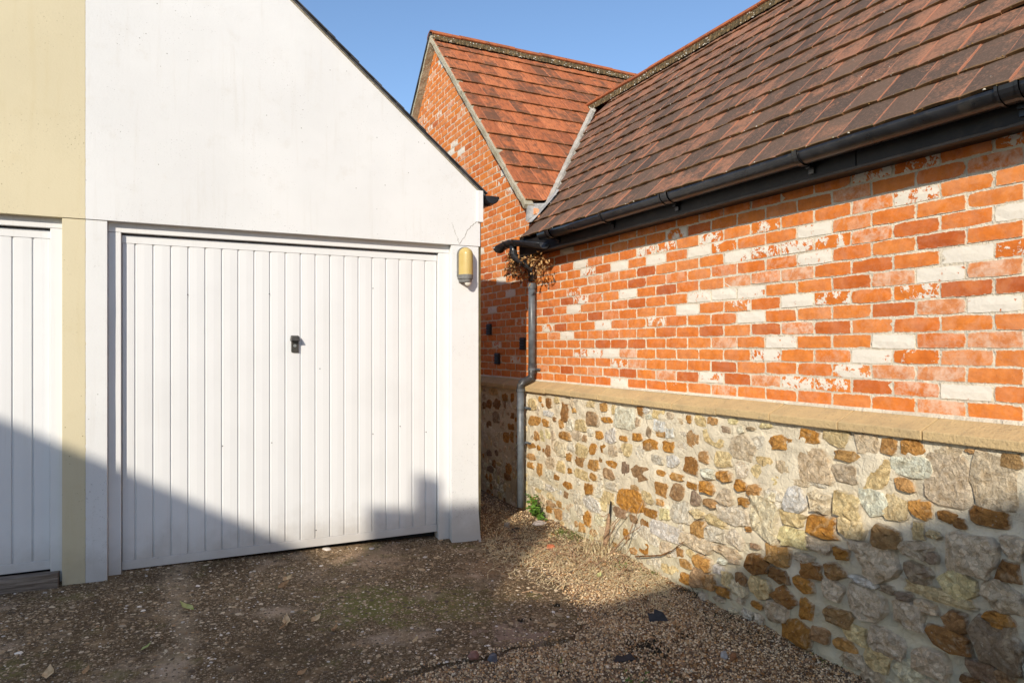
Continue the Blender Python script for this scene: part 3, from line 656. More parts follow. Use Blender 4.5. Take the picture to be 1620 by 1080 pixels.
for i, (yc, zc, w, h, kd) in enumerate(stones):
    g = random.Random(900 + i); ns = 12; e = g.uniform(.45, .9); e2 = 1.38 if kd in 'wWyp' else 1.2; w *= e2; h *= e2
    pale = kd in 'wWyp'; proud = (.004 if pale else .007) + g.uniform(0, .006) + .03 * min(w, h) * g.uniform(.2, 1)
    if zc < .75 and yc < 3.4: proud = proud * 2.1 + .012
    tlt = g.uniform(-.3, .3); V = []; L = []
    radii = []
    for k in range(ns):
        a = 2 * math.pi * k / ns + g.uniform(-.12, .12); ca, sa = math.cos(a), math.sin(a)
        rr = g.uniform(.74, 1.10)
        radii.append((math.copysign(abs(ca) ** e, ca) * rr * w / 2, math.copysign(abs(sa) ** e, sa) * rr * h / 2))
    tilt_y, tilt_z = g.uniform(-.10, .10), g.uniform(-.10, .10)
    for sc_, dx, lr in ((1.05, .03, 1.08), (1.0, .0015, 1.0), (.90, -proud * .8, .86), (.5, -proud, .5)):
        for k in range(ns):
            y, z_ = radii[k]; jit = g.uniform(.90, 1.08) if lr < 1 else 1
            y *= sc_ * jit; z_ *= sc_ * jit
            xx = dx + ((tilt_y * y + tilt_z * z_) * .6 + g.uniform(-.28, .28) * proud if lr < 1 else 0)
            V.append((xx, y + tlt * z_ * .4, z_)); L.append((lr, 0, 0))
    V.append((-proud * g.uniform(.8, 1.2), 0, 0)); L.append((.05, 0, 0))
    Fc = []
    for q in range(3):
        for k in range(ns):
            a, b = q * ns + k, q * ns + (k + 1) % ns; Fc.append((a, b, b + ns, a + ns))
    for k in range(ns): Fc.append((3 * ns + k, 3 * ns + (k + 1) % ns, 4 * ns))
    t = g.uniform(.82, 1.14)
    base = SC[kd]; mixc = SC[g.choice('oyp')]; mt = g.uniform(0, .25)
    tint = tuple(min(.8, (b * (1 - mt) + m_ * mt) * t) for b, m_ in zip(base, mixc)) + (1,)
    if i in single:
        o = bpy.data.objects.new('stone', mesh('stone', V, Fc, M_STONE, attrs={'bl': L})); COL.objects.link(o)
        place(o, plinth, (SF, yc, zc)); o.color = tint
    else:
        b = len(sV); sV += [(v[0], v[1] + yc - 4, v[2] + zc) for v in V]; sF += [tuple(q + b for q in t_) for t_ in Fc]; sL += L; sT += [tint] * len(V)
o = bpy.data.objects.new('small_stones', mesh('small_stones', sV, sF, M_STONE_A, attrs={'bl': sL, 'tint': sT})); COL.objects.link(o); place(o, plinth, (SF, 4, 0)); o['kind'] = 'stuff'

# coping stones along the top of the plinth
y = on_x(1316, 690, 2.93)[1] - .43 * 7
k = 0
while y < 9.3:
    g = random.Random(300 + k); L_ = .43 + g.uniform(-.02, .02); dz = g.uniform(-.003, .003)
    prof = [(A + .02, Z(-.300) + dz), (2.932, Z(-.3625) + dz), (2.930, Z(-.365) + dz), (2.931, Z(-.401) + dz), (2.934, Z(-.405) + dz), (A + .02, Z(-.405) + dz)]
    V, Fc = extrude_poly([(p[0], p[1]) for p in prof], 1, y + .004, y + L_ - .004)
    obj('coping_stone', V, Fc, M_COPING, house, bevel=.0025)
    y += L_; k += 1
box('coping_bed', 2.99, A + .01, -1.4, 9.2, Z(-.412), Z(-.39), M_MORTAR, house)
V, Fc = extrude_poly([(A - .010, Z(-.312)), (A + .01, Z(-.312)), (A + .01, Z(-.294)), (A + .002, Z(-.295)), (A - .005, Z(-.301))], 1, -1.4, 9.2)
obj('mortar_fillet', V, Fc, M_MORTAR, house)

# ------------------------------------------------------------------ roofs
TW = .19
def tile_var(seed, g_, drop):
    """x across, y up the slope from the tail, z off the roof; the head tucks under the next course"""
    g = random.Random(seed); L_ = g_ + .06; xs = [-TW * .493, -TW * .25, 0, TW * .25, TW * .493]; ys = [0, .04, g_ * .5, L_]
    V, L = [], []
    for j, y in enumerate(ys):
        for i, x in enumerate(xs):
            V.append((x + g.uniform(-.0015, .0015), y + (g.uniform(-.004, .004) if j == 0 else 0), -drop * y / g_ + (g.uniform(-.0015, .0015) if j < 2 else 0) + .004 * (1 - (2 * x / TW) ** 2) - .004)); L.append((x, y, 0))
    Fc = []
    for j in range(3):
        for i in range(4): a = j * 5 + i; Fc.append((a, a + 1, a + 6, a + 5))
    b = len(V)
    for i in range(5): V.append((V[i][0], V[i][1] + .003, V[i][2] - .0145 - g.uniform(0, .002))); L.append((V[i][0], -.01, 0))
    for i in range(4): Fc.append((b + i, b + i + 1, i + 1, i))
    b2 = len(V)
    for s_, col_ in ((0, 0), (4, 4)):
        for j in range(4): q = V[j * 5 + col_]; V.append((q[0], q[1], q[2] - .013)); L.append((q[0], q[1], 0))
        for j in range(3): a = j * 5 + col_; c = len(V) - 4 + j; Fc.append((a, a + 5, c + 1, c))
    return np.array(V), Fc, np.array(L)
GM, GC = .2265, .315
TVm = [tile_var(400 + i, GM, .0155) for i in range(6)]; TVc = [tile_var(450 + i, GC, .0175) for i in range(6)]
Rm = np.array([[0, math.cos(AM), -math.sin(AM)], [-1, 0, 0], [0, math.sin(AM), math.cos(AM)]])      # columns: across, up, out
Rc = np.array([[1, 0, 0], [0, math.cos(AC), -math.sin(AC)], [0, math.sin(AC), math.cos(AC)]])
def deck(name, pts, parent):
    V, Fc = extrude_poly(pts[0], pts[1], pts[2], pts[3]); return obj(name, V, Fc, M_DARK, parent)
roof = deck('roof', ([(EX + .06, EZ + .06 * TM - .055), (RX, RZ - .06), (2 * RX - EX, EZ - .055), (2 * RX - EX, EZ - .12), (EX + .08, EZ - .09)], 1, -1.5, CY0 + .0), house)
croof = deck('cross_roof', ([(CY0 + .02, CZ0 - .05), (APY, APZ - .07), (2 * APY - CY0, CZ0 - .06), (2 * APY - CY0, CZ0 - .2), (CY0 + .02, CZ0 - .09)], 0, A + .225, 9.0), house)
tiles = []
for k in range(13):                                 # main roof, courses from the eaves
    s0 = k * GM; ox = EX + s0 * math.cos(AM); oz = EZ + s0 * math.sin(AM)
    for j in range(-8, 36):
        yc = .3 + j * TW + (TW / 2 if k % 2 else 0)
        if yc < -1.2: continue
        ylim = 5.845 if ox < A - .02 else CY0 + (oz - CZ0) / TC + .22
        if yc + TW / 2 > max(ylim, 5.83): continue
        c = (ox + .1, yc, oz + .1); pr = proj(c); size = 0
        if pr and -10 < pr[0] < 1650 and -30 < pr[1] < 1080: size = 1 / pr[2] ** 2
        tiles.append((size, 'm', (ox, yc, oz), k, j))
for k in range(12):                                 # cross roof, near slope
    s0 = k * GC; oy = CY0 + s0 * math.cos(AC); oz = CZ0 + s0 * math.sin(AC)
    for j in range(0, 28):
        xc = 2.994 + (j + .5) * TW - (TW / 2 if k % 2 else 0); half = xc < 3.0
        if half: xc = 2.994 + TW * .25
        vx = EX + (oz + .35 - EZ) / TM
        if oz + .3 < RZ and xc > vx + .15: continue
        c = (xc, oy + .1, oz + .1); pr = proj(c); size = 0
        if pr and pr[0] < 1035 and not behind_garage(pr[0], pr[1]): size = 1.3 / pr[2] ** 2
        tiles.append((size, 'c', (xc, oy, oz), k, j))
    xs_l = 0
for k in range(12):                                 # cross roof, far slope (only its edge is ever seen)
    pass
tiles.sort(key=lambda t: -t[0])
TMm = [mesh('roof_tile', v, f, M_TILE_D, attrs={'bl': l}) for v, f, l in TVm]; TMc = [mesh('roof_tile', v, f, M_TILE_O, attrs={'bl': l}) for v, f, l in TVc]
em = Matrix(Rm.tolist()).to_euler(); ec = Matrix(Rc.tolist()).to_euler()
J = {'m': ([], [], [], []), 'c': ([], [], [], [])}; cnt = 0
for i, (size, wh, pos, k, j) in enumerate(tiles):
    g = random.Random(k * 977 + j * 31 + (5 if wh == 'c' else 0)); v = g.randrange(6)
    tint = (g.random() ** 1.6 if wh == 'm' else g.random(), min(1, max(0, g.gauss(.5, .2))), g.random())
    if wh == 'm' and k >= 10: tint = (min(1, tint[0] + .45), tint[1], tint[2])      # the top courses have kept their orange skin
    pos = (pos[0] + g.uniform(-.0035, .0035), pos[1] + g.uniform(-.002, .002), pos[2] + g.uniform(-.002, .004))
    if cnt < 300 and size > 0:
        o = bpy.data.objects.new('roof_tile', (TMm if wh == 'm' else TMc)[v]); COL.objects.link(o)
        place(o, roof if wh == 'm' else croof, pos); o.rotation_euler = em if wh == 'm' else ec
        o.rotation_euler.z += g.uniform(-.010, .010); o.rotation_euler.x += g.uniform(-.006, .006)
        if wh == 'c' and j == 0 and k % 2: o.scale.x = .5
        o.color = tint + (1,); cnt += 1
    else:
        vv, f, l = (TVm if wh == 'm' else TVc)[v]; vv = vv * np.array([.5 if wh == 'c' and j == 0 and k % 2 else 1, 1, 1]); R_ = Rm if wh == 'm' else Rc; jV, jF, jL, jT = J[wh]; b = len(jV)
        jV += (vv @ R_.T + np.array(pos)).tolist(); jF += [tuple(q + b for q in t) for t in f]; jL += l.tolist(); jT += [tint + (1,)] * len(vv)
for wh, par, mt in (('m', roof, M_TILE_DA), ('c', croof, M_TILE_OA)):
    jV, jF, jL, jT = J[wh]
    if jV:
        loc = WLOC[par.name]; o = bpy.data.objects.new('far_tiling', mesh('far_tiling', np.array(jV) - np.array(loc), jF, mt, attrs={'bl': jL, 'tint': jT}))
        COL.objects.link(o); place(o, par, loc); o['kind'] = 'stuff'

mx, my, mz, mr, mc = [], [], [], [], []
g = random.Random(31)
for size, wh, pos, k, j in tiles:
    if not size: continue
    for q in range(g.choice((2, 3, 4, 6)) if wh == 'm' else g.choice((1, 2, 3))):
        t = g.uniform(-.5, .5) * TW; dn = abs(g.gauss(0, .006)) if g.random() < .8 else g.uniform(0, .2); lf = -.003 - .07 * dn
        if wh == 'm': p_ = np.array(pos) + np.array([math.cos(AM) * dn - math.sin(AM) * lf, t, math.sin(AM) * dn + math.cos(AM) * lf])
        else: p_ = np.array(pos) + np.array([t, math.cos(AC) * dn - math.sin(AC) * lf, math.sin(AC) * dn + math.cos(AC) * lf])
        mx.append(p_[0]); my.append(p_[1]); mz.append(p_[2] - .001); mr.append(g.uniform(.0025, .0065) * (1 if dn < .02 else .7))
        mc.append(g.choice(((.20, .11, .03), (.26, .14, .04), (.10, .07, .025), (.06, .05, .02), (.55, .50, .40), (.16, .13, .04))) if dn < .02 else (.58, .54, .44))
moss = pebbles('moss', np.array(mx), np.array(my), np.array(mz), np.array(mr), .8, np.array(mc), 8, M_PEBBLE); moss['kind'] = 'stuff'; moss.parent = roof; moss.location = -WLOC[roof.name]
def m_ridge():
    k = NT('ridge_clay'); p = k.pos(); n1 = k.noise(p, 11, 6, .65); n2 = k.noise(p, 70, 4, .7)
    c = k.mix(k.step(n1, .4, .65), (.40, .12, .045), (.24, .085, .04)); c = k.mix(k.math('MULTIPLY', k.step(n2, .55, .7), .7), c, (.16, .10, .03))
    return k.out(c, .85, k.bump(n2, .5, .006), .2)
def m_bed():
    k = NT('lichened_ridge_mortar'); p = k.pos(); n1 = k.noise(p, 28, 5, .7); l = k.step(k.voro(p, 34), .32, .2)
    c = k.mix(k.step(n1, .4, .65), (.075, .06, .035), (.20, .13, .06)); c = k.mix(k.math('MULTIPLY', l, k.step(k.noise(p, 14, 3), .46, .56)), c, (.62, .60, .52))
    return k.out(c, .95, k.bump(n1, 1.0, .02), .1)
M_RIDGE, M_BED = m_ridge(), m_bed()
def ridge(axis, c0, c1, fixed, zr, t, length, parent):
    """ridge tiles along axis ('x' or 'y'); bedding mortar strips beneath their edges"""
    n = int((c1 - c0) / length)
    for i in range(n):
        a0 = c0 + i * length + .004; a1 = a0 + length - .008; g = random.Random(700 + i); up = g.uniform(-.006, .006); V = []
        prof = []
        for q in range(9):
            an = math.radians(28 + 124 * q / 8); prof.append((math.cos(an) * .135, math.sin(an) * .135 - .085))
        pr2 = [(p[0] * .88, p[1] - .014) for p in prof[::-1]]
        pl = prof + pr2
        for a in (a0, a1):
            for p in pl:
                V.append((fixed + p[0], a, zr + p[1] + up) if axis == 'y' else (a, fixed + p[0], zr + p[1] + up))
        m = len(pl); Fc = [(q, (q + 1) % m, m + (q + 1) % m, m + q) for q in range(m)]
        Fc += [(q, q + 1, m - 2 - q, m - 1 - q) for q in range(8)] + [(m + q, m + q + 1, 2 * m - 2 - q, 2 * m - 1 - q) for q in range(8)]
        obj('ridge_tile', V, Fc, M_RIDGE, parent, bevel=.003)
    for s_ in (-1, 1):
        V, Fc = [], []; m = int((c1 - c0) / .02)
        for i in range(m + 1):
            a = c0 + i * .02; g = random.Random(i * 3 + s_ + int(zr * 10)); w = .122 + g.uniform(-.006, .012)
            for off, dz in ((w, -w * t + .012), (w + .003, -w * t + .020 + g.uniform(-.010, .008)), (.09, .0)):
                V.append((fixed + s_ * off, a, zr + dz) if axis == 'y' else (a, fixed + s_ * off, zr + dz))
        for i in range(m):
            for q in range(2): b = i * 3 + q; Fc.append((b, b + 1, b + 4, b + 3))
        obj('ridge_bedding', V, Fc, M_BED, parent)
ridge('y', -.6, CY0 + (RZ - CZ0) / TC + .12, RX, RZ + .004, TM, .33, roof)
ridge('x', 2.965, 8.2, APY, APZ + .004, TC, .40, croof)

# verge bars of the cross gable
M_VERGE = m_mortar('weathered_verge_cement', (.50, .45, .34), (.33, .30, .20))
for s_ in (1, -1):
    y0, y1 = (CY0 - .045, APY) if s_ == 1 else (2 * APY - CY0 + .05, APY)
    z0 = APZ - TC * abs(APY - y0)
    d = np.array([0, y1 - y0, APZ - z0]); d /= np.linalg.norm(d); nrm = np.array([0, -d[2] * s_, abs(d[1])])
    V = []; N_ = 40; Fc = []
    for i in range(N_ + 1):
        t = i / N_; p = np.array([0, y0 + (y1 - y0) * t, z0 + (APZ - z0) * t]); jj = random.Random(i + 55 * s_).uniform(-.004, .004)
        for xx, off in ((2.968 + jj, -.064 + jj), (3.065, -.064), (3.065, -.018), (2.968 + jj, -.018)): V.append(p + np.array([xx, 0, 0]) + nrm * off)
    for i in range(N_):
        for q in range(4): Fc.append((i * 4 + q, i * 4 + (q + 1) % 4, i * 4 + 4 + (q + 1) % 4, i * 4 + 4 + q))
    Fc += [(3, 2, 1, 0), (N_ * 4, N_ * 4 + 1, N_ * 4 + 2, N_ * 4 + 3)]
    obj('verge_strip', V, Fc, M_VERGE, croof)
# slate undercloak edge of the hidden far slope
d = np.array([0, (2 * APY - CY0) - APY, CZ0 - APZ])
V = []
for t in (0, 1):
    p = np.array([2.955, APY, APZ]) + d * t
    for off in (-.012, .022): V.append(p + np.array([0, 0, off])); V.append(p + np.array([2.5, 0, off]))
obj('far_slope', V, [(0, 1, 3, 2), (4, 6, 7, 5), (0, 2, 6, 4), (1, 5, 7, 3), (2, 3, 7, 6), (0, 4, 5, 1)], M_SLATE, croof)
# valley strip
M_LEAD = m_simple('weathered_lead', (.36, .36, .35), .55, .25, 14, .4, .4, dust=((.55, .52, .45), .6))
def valley_pt(z): return np.array([EX + (z - EZ) / TM, CY0 + (z - CZ0) / TC, z])
V, Fc = [], []; N_ = 60; z0, z1 = CZ0 - .04, RZ + .05
for i in range(N_ + 1):
    p = valley_pt(z0 + (z1 - z0) * i / N_); g = random.Random(i + 4000); w = .060 + g.uniform(-.012, .012); hh = .012 + g.uniform(-.003, .005)
    um = np.array([0, -1, 0]); nm = np.array([-math.sin(AM), 0, math.cos(AM)])
    V += [p + nm * (hh + .015), p + um * w + nm * hh, p + um * (w + .003) - nm * .025, p - um * .02 - nm * .01]
for i in range(N_):
    for q in range(3): Fc.append((i * 4 + q, i * 4 + q + 1, i * 4 + q + 5, i * 4 + q + 4))
obj('valley_mortar', V, Fc, m_mortar('valley_cement', (.50, .47, .41), (.36, .33, .28)), roof)
# lead cheek and apron below the cross gable's lower corner
V, Fc = extrude_poly([(2.985, Z(1.20)), (3.16, Z(1.26)), (3.36, Z(1.47)), (3.30, Z(1.40)), (3.0, Z(1.365))], 1, 5.80, 5.822)
obj('lead_cheek', V, Fc, M_LEAD, roof)
V = []
for (x_, w) in ((2.99, .10), (3.08, .11), (3.2, .09), (3.32, .05)):
    zz = EZ + TM * (x_ - EX) + .022; V += [(x_, 5.81, zz + .012), (x_, 5.81 - w, zz)]
obj('lead_apron', V, [(0, 1, 3, 2), (2, 3, 5, 4), (4, 5, 7, 6)], M_LEAD, roof)

# fascia, soffit, gutter
fj = on_x(1354, 250, 2.905)[1]
for y0, y1 in ((-1.4, fj - .002), (fj + .002, 5.80)):
    box('fascia_board', 2.905, 2.925, y0, y1, Z(.858), Z(1.0), M_FASCIA, house, bevel=.003)
box('soffit', 2.92, A + .03, -1.4, 5.8, Z(.866), Z(.876), M_FASCIA, house)
box('fascia_lip', 2.899, 2.94, -1.4, 5.8, Z(.849), Z(.862), M_FASCIA, house, bevel=.002)
GX, GR = 2.840, .058
pts = [(GX, yy, Z(.978)) for yy in np.linspace(-1.4, 5.22, 12)]
V, Fc = trough_vf(pts, GR, cap0=True, cap1=True); gutter = obj('gutter', V, Fc, M_BLACK, house, smooth=False)
for f in gutter.data.polygons: f.use_smooth = len(f.vertices) == 4
def gutter_ring(yy, width, extra=.005, strap=True):
    V, Fc = trough_vf([(GX, yy - width / 2, Z(.982)), (GX, yy + width / 2, Z(.982))], GR + extra, th=.005)
    parts = [(V, Fc)]
    if strap:
        parts.append(box_vf(GX + .03, 2.907, yy - .012, yy + .012, Z(.905), Z(.92)))
        parts.append(box_vf(2.893, 2.907, yy - .016, yy + .016, Z(.88), Z(.97)))
    V, Fc = join(parts); return V, Fc
for px, wd, nm in ((1597, .07, 'gutter_union'), (1262, .028, 'gutter_bracket'), (1052, .07, 'gutter_union'), (952, .028, 'gutter_bracket'), (868, .06, 'gutter_union')):
    yy = on_x(px, 300, GX - .04)[1]; V, Fc = gutter_ring(yy, wd, .011 if wd < .05 else .005); obj(nm, V, Fc, M_BLACK, gutter)
    if wd > .05:
        for dy in (-wd / 2, wd / 2):
            V, Fc = trough_vf([(GX, yy + dy - .006, Z(.983)), (GX, yy + dy + .006, Z(.983))], GR + .010, th=.012); obj('clip', V, Fc, M_BLACK, gutter)
# the sagging outlet length at the far end
pts = [(2.825, 6.10, Z(.975)), (2.83, 5.93, Z(.995)), (2.835, 5.78, Z(1.005)), (2.845, 5.60, Z(.975)), (2.855, 5.21, Z(.905))]
V, Fc = trough_vf(pts, .055, cap0=True, cap1=False); short = obj('outlet_gutter', V, Fc, M_BLACK, house)
for f in short.data.polygons: f.use_smooth = len(f.vertices) == 4
for yy, zz, w in ((5.88, 1.0, .03), (5.69, .992, .03), (6.08, .978, .02)):
    V, Fc = trough_vf([(2.832, yy - w / 2, Z(zz)), (2.832, yy + w / 2, Z(zz + .003))], .061, th=.008); obj('clip', V, Fc, M_BLACK, short)
# downpipe: outlet, swan neck, upper pipe, offset over the coping, lower pipe
def bend(p0, p1, p2, r=.05, n=5):
    p0, p1, p2 = map(np.array, (p0, p1, p2)); a = p1 + (p0 - p1) / np.linalg.norm(p0 - p1) * r; b = p1 + (p2 - p1) / np.linalg.norm(p2 - p1) * r
    return [(1 - t) ** 2 * a + 2 * t * (1 - t) * p1 + t * t * b for t in np.linspace(0, 1, n)]
PY = 5.73; PX1, PX2 = 3.005, 2.885
P0, P1, P2, P3 = (2.838, 5.79, Z(.955)), (2.838, 5.79, Z(.855)), (PX1, PY, Z(.74)), (PX1, PY, Z(.6))
def smooth_tube(name, pts, r, mat, par):
    V, Fc = tube_vf(pts, r, 18); o = obj(name, V, Fc, mat, par)
    for f in o.data.polygons: f.use_smooth = len(f.vertices) == 4
    return o
P4, P5, P6 = (PX1, PY, Z(-.30)), (PX2, PY, Z(-.345)), (PX2, PY, .03)
downpipe = smooth_tube('downpipe', [P3, (PX1, PY, Z(.2)), (PX1, PY, Z(-.21))], .034, M_GREYPIPE, house)
smooth_tube('swan_neck', [P0] + bend(P0, P1, P2) + bend(P1, P2, P3) + [(PX1, PY, Z(.62))], .035, M_BLACK, downpipe)
smooth_tube('offset_bend', [(PX1, PY, Z(-.15))] + bend((PX1, PY, Z(-.15)), (PX1, PY, Z(-.285)), (PX2, PY, Z(-.325)), .045) + bend((PX1, PY, Z(-.285)), (PX2, PY, Z(-.325)), (PX2, PY, Z(-.5)), .045) + [(PX2, PY, Z(-.39))], .036, m_simple('grey_black_plastic', (.04, .043, .047), .35, .3, 12, .1, .5, dust=((.16, .15, .14), .5)), downpipe)
smooth_tube('lower_pipe', [(PX2, PY, Z(-.37)), (PX2, PY, Z(-.9)), (PX2, PY, .02)], .034, M_GREYPIPE, downpipe)
for x_, zz, w in ((PX1, Z(.58), .05), (PX1, Z(-.20), .02), (PX2, Z(-.395), .03), (PX2, Z(-.56), .02), (PX2, Z(-.885), .02), (2.838, Z(.885), .03)):
    yy = 5.79 if x_ == 2.838 else PY
    V, Fc = tube_vf([(x_, yy, zz - w / 2), (x_, yy, zz + w / 2)], .0395, 18); parts = [(V, Fc)]
    if w == .02:
        xw = A if x_ == PX1 else SF
        parts += [box_vf(x_ + .02, xw - .002, yy - .006, yy + .006, zz - .009, zz + .009), box_vf(xw - .02, xw - .004, yy - .075, yy + .02, zz - .008, zz + .008)]
    V, Fc = join(parts); obj('pipe_clip', V, Fc, M_GREYPIPE if x_ != 2.838 else M_BLACK, downpipe)
# three black vent plates on the shaded end of the brick wall
for px, py in ((774.5, 521), (828, 543.5), (787.5, 567)):
    c = on_x(px, py, A); w, h = .058, .060
    vent = box('air_vent', A - .014, A + .002, c[1] - w, c[1] + w, c[2] - h, c[2] + h, M_FASCIA, house, bevel=.003)
    for i in range(4):
        zz = c[2] - .042 + i * .028
        V, Fc = extrude_poly([(A - .024, zz - .008), (A - .0135, zz + .006), (A - .0135, zz + .010), (A - .026, zz - .005)], 1, c[1] - w + .008, c[1] + w - .008)
        obj('louvre', V, Fc, M_FASCIA, vent)

# ------------------------------------------------------------------ the two garages
LZ = Z(.795)                                      # underside of the rendered upper wall
VX, VZ = 2.14, Z(1.245)                           # eaves corner of the white garage at the verge
VS = (Z(2.425) - Z(1.258)) / (2.140 - .741)       # verge slope
def verge_z(x): return VZ + VS * (VX - x)
white = thing('white_garage', (.8, FY + .3, 0), 'white rendered gable garage with up-and-over door beside the brick house', 'garage')
cream = thing('cream_garage', (-1.8, FY + .3, 0), 'cream rendered garage cut off by the left edge of the picture', 'garage')
UY = FY - .006
def wall_part(name, poly, y0, y1, mat, par, bev=.006):
    V, Fc = extrude_poly(poly, 1, y0, y1); return obj(name, V, Fc, mat, par, bevel=.0012, seg=1)
wall_part('wall', [(XS + .0005, LZ), (VX + .012, LZ), (VX + .012, verge_z(VX) - .01), (XS + .0005, verge_z(XS) - .01)], UY, UY + .22, M_WHITE, white)
CXL = 2 * XS - VX
wall_part('wall', [(CXL, LZ), (XS - .0005, LZ), (XS - .0005, verge_z(XS) - .01), (CXL, VZ - .01)], UY + .0015, UY + .22, M_CREAM, cream)
PB = -.15
# pillars; the right one flares a little at its foot
def pillar(name, x0, x1, mat, par, flare=0.0, ytop=FY):
    n_ = 14; V = []; Fc = []
    for i in range(n_ + 1):
        z_ = PB + (LZ - .003 - PB) * i / n_; f = flare * max(0, 1 - (z_ - PB) / .45) ** 2; j1 = .004 * (vnoise(np.array([z_]), np.array([x0]), 5, 3)[0] - .5)
        V += [(x0, ytop - f * .7 + j1, z_), (x1 + f, ytop - f * .7 + j1, z_), (x1 + f, ytop + .3, z_), (x0, ytop + .3, z_)]
    for i in range(n_):
        for q in range(4): Fc.append((i * 4 + q, i * 4 + (q + 1) % 4, i * 4 + 4 + (q + 1) % 4, i * 4 + 4 + q))
    Fc += [(3, 2, 1, 0), (n_ * 4, n_ * 4 + 1, n_ * 4 + 2, n_ * 4 + 3)]
    return obj(name, V, Fc, mat, par, bevel=.0015, seg=1)
pillar('pillar', 1.913, 2.140, M_WHITE, white, .035)
pillar('pillar', XS + .0005, -.385, M_WHITE, white)
pillar('pillar', -.624, XS - .0005, M_CREAM, cream, 0, FY + .0015)
pillar('pillar', CXL, -3.1, M_CREAM, cream)
box('side_wall', 2.04, 2.142, FY + .31, 10.5, PB, VZ + .05, M_WHITE, white)
box('side_wall', CXL, CXL + .1, FY + .31, 10.5, PB, VZ + .05, M_CREAM, cream)
M_STRIP = m_simple('olive_timber_trim', (.10, .078, .035), .7, .3, 20, .3)
box('corner_strip', 2.1425, 2.162, FY + .004, FY + .05, .06, Z(.985), M_STRIP, white, bevel=.002)
box('eaves_box_end', 2.125, 2.172, UY - .016, UY + .02, Z(.985), Z(1.232), M_FRAME, white, bevel=.003)
V, Fc = trough_vf([(2.240, UY - .035, Z(1.193)), (2.240, 10.4, Z(1.193))], .062, cap0=True); o = obj('gutter', V, Fc, M_BLACK, white)
for f in o.data.polygons: f.use_smooth = len(f.vertices) == 4
V, Fc = trough_vf([(2.240, UY + .03, Z(1.196)), (2.240, UY + .06, Z(1.196))], .068, th=.008); obj('gutter_union', V, Fc, M_BLACK, white)
# roofs: deck, and slates stepping down the verge
for par, s_ in ((white, 1), (cream, -1)):
    mir = lambda x: x if s_ == 1 else 2 * XS - x
    poly = [(mir(XS + .001), verge_z(XS) + .004), (mir(VX + .055), verge_z(VX + .055) + .004), (mir(VX + .055), verge_z(VX + .055) - .012), (mir(XS + .001), verge_z(XS) - .012)]
    V, Fc = extrude_poly(poly, 1, UY - .012, 10.5); rf = obj('roof', V, Fc, M_SLATE, par)
    n_ = 16; dx = (VX + .06 - XS) / n_
    for i in range(n_):
        g = random.Random(i + 60 * s_); xa = VX + .062 - i * dx; xb = xa - dx * 1.32
        if xb < XS + .002: xb = XS + .002
        za, zb = verge_z(xa) + .014, verge_z(xb) + .006; yy = UY - .030 + g.uniform(-.008, .006); t = .007
        V, Fc = extrude_poly([(mir(xa), za), (mir(xa), za + t), (mir(xb), zb + t), (mir(xb), zb)], 1, yy, yy + .35)
        obj('slate', V, Fc, M_SLATE, rf)
M_VERGEBED = m_mortar('verge_bedding', (.40, .35, .26), (.20, .18, .13))
V, Fc = extrude_poly([(XS + .001, verge_z(XS) - .022), (VX + .02, verge_z(VX + .02) - .022), (VX + .02, verge_z(VX + .02) - .010), (XS + .001, verge_z(XS) - .010)], 1, UY - .010, UY + .03)
obj('verge_bedding', V, Fc, M_VERGEBED, white)
# hairline cracks by the lintel end
M_CRACK = m_simple('crack_shadow', (.22, .19, .15), .9, .2, 40, .2)
def crack(pxs):
    pts = [on_y(x_, y_, UY) for x_, y_ in pxs]; V = []; Fc = []; g = random.Random(len(pxs)); dense = []
    for a, b in zip(pts[:-1], pts[1:]):
        for t in np.linspace(0, 1, 6)[:-1]: dense.append(a + (b - a) * t + np.array([g.uniform(-.004, .004), 0, g.uniform(-.004, .004)]))
    dense.append(pts[-1])
    for i, p in enumerate(dense):
        w = .0013 * g.uniform(.5, 1.3); V += [(p[0] - w, UY - .0012, p[2] + w), (p[0] + w, UY - .0012, p[2] - w), (p[0] + w, UY + .003, p[2] - w), (p[0] - w, UY + .003, p[2] + w)]
    for i in range(len(dense) - 1):
        for q in range(4): Fc.append((i * 4 + q, i * 4 + (q + 1) % 4, i * 4 + 4 + (q + 1) % 4, i * 4 + 4 + q))
    obj('crack', V, Fc, M_CRACK, white)
crack([(727, 386), (735, 374), (741, 362), (748, 356), (757, 350)]); crack([(727, 386), (722, 372), (717, 360), (715, 352)])
crack([(756.5, 349), (755.5, 335), (756, 318)])

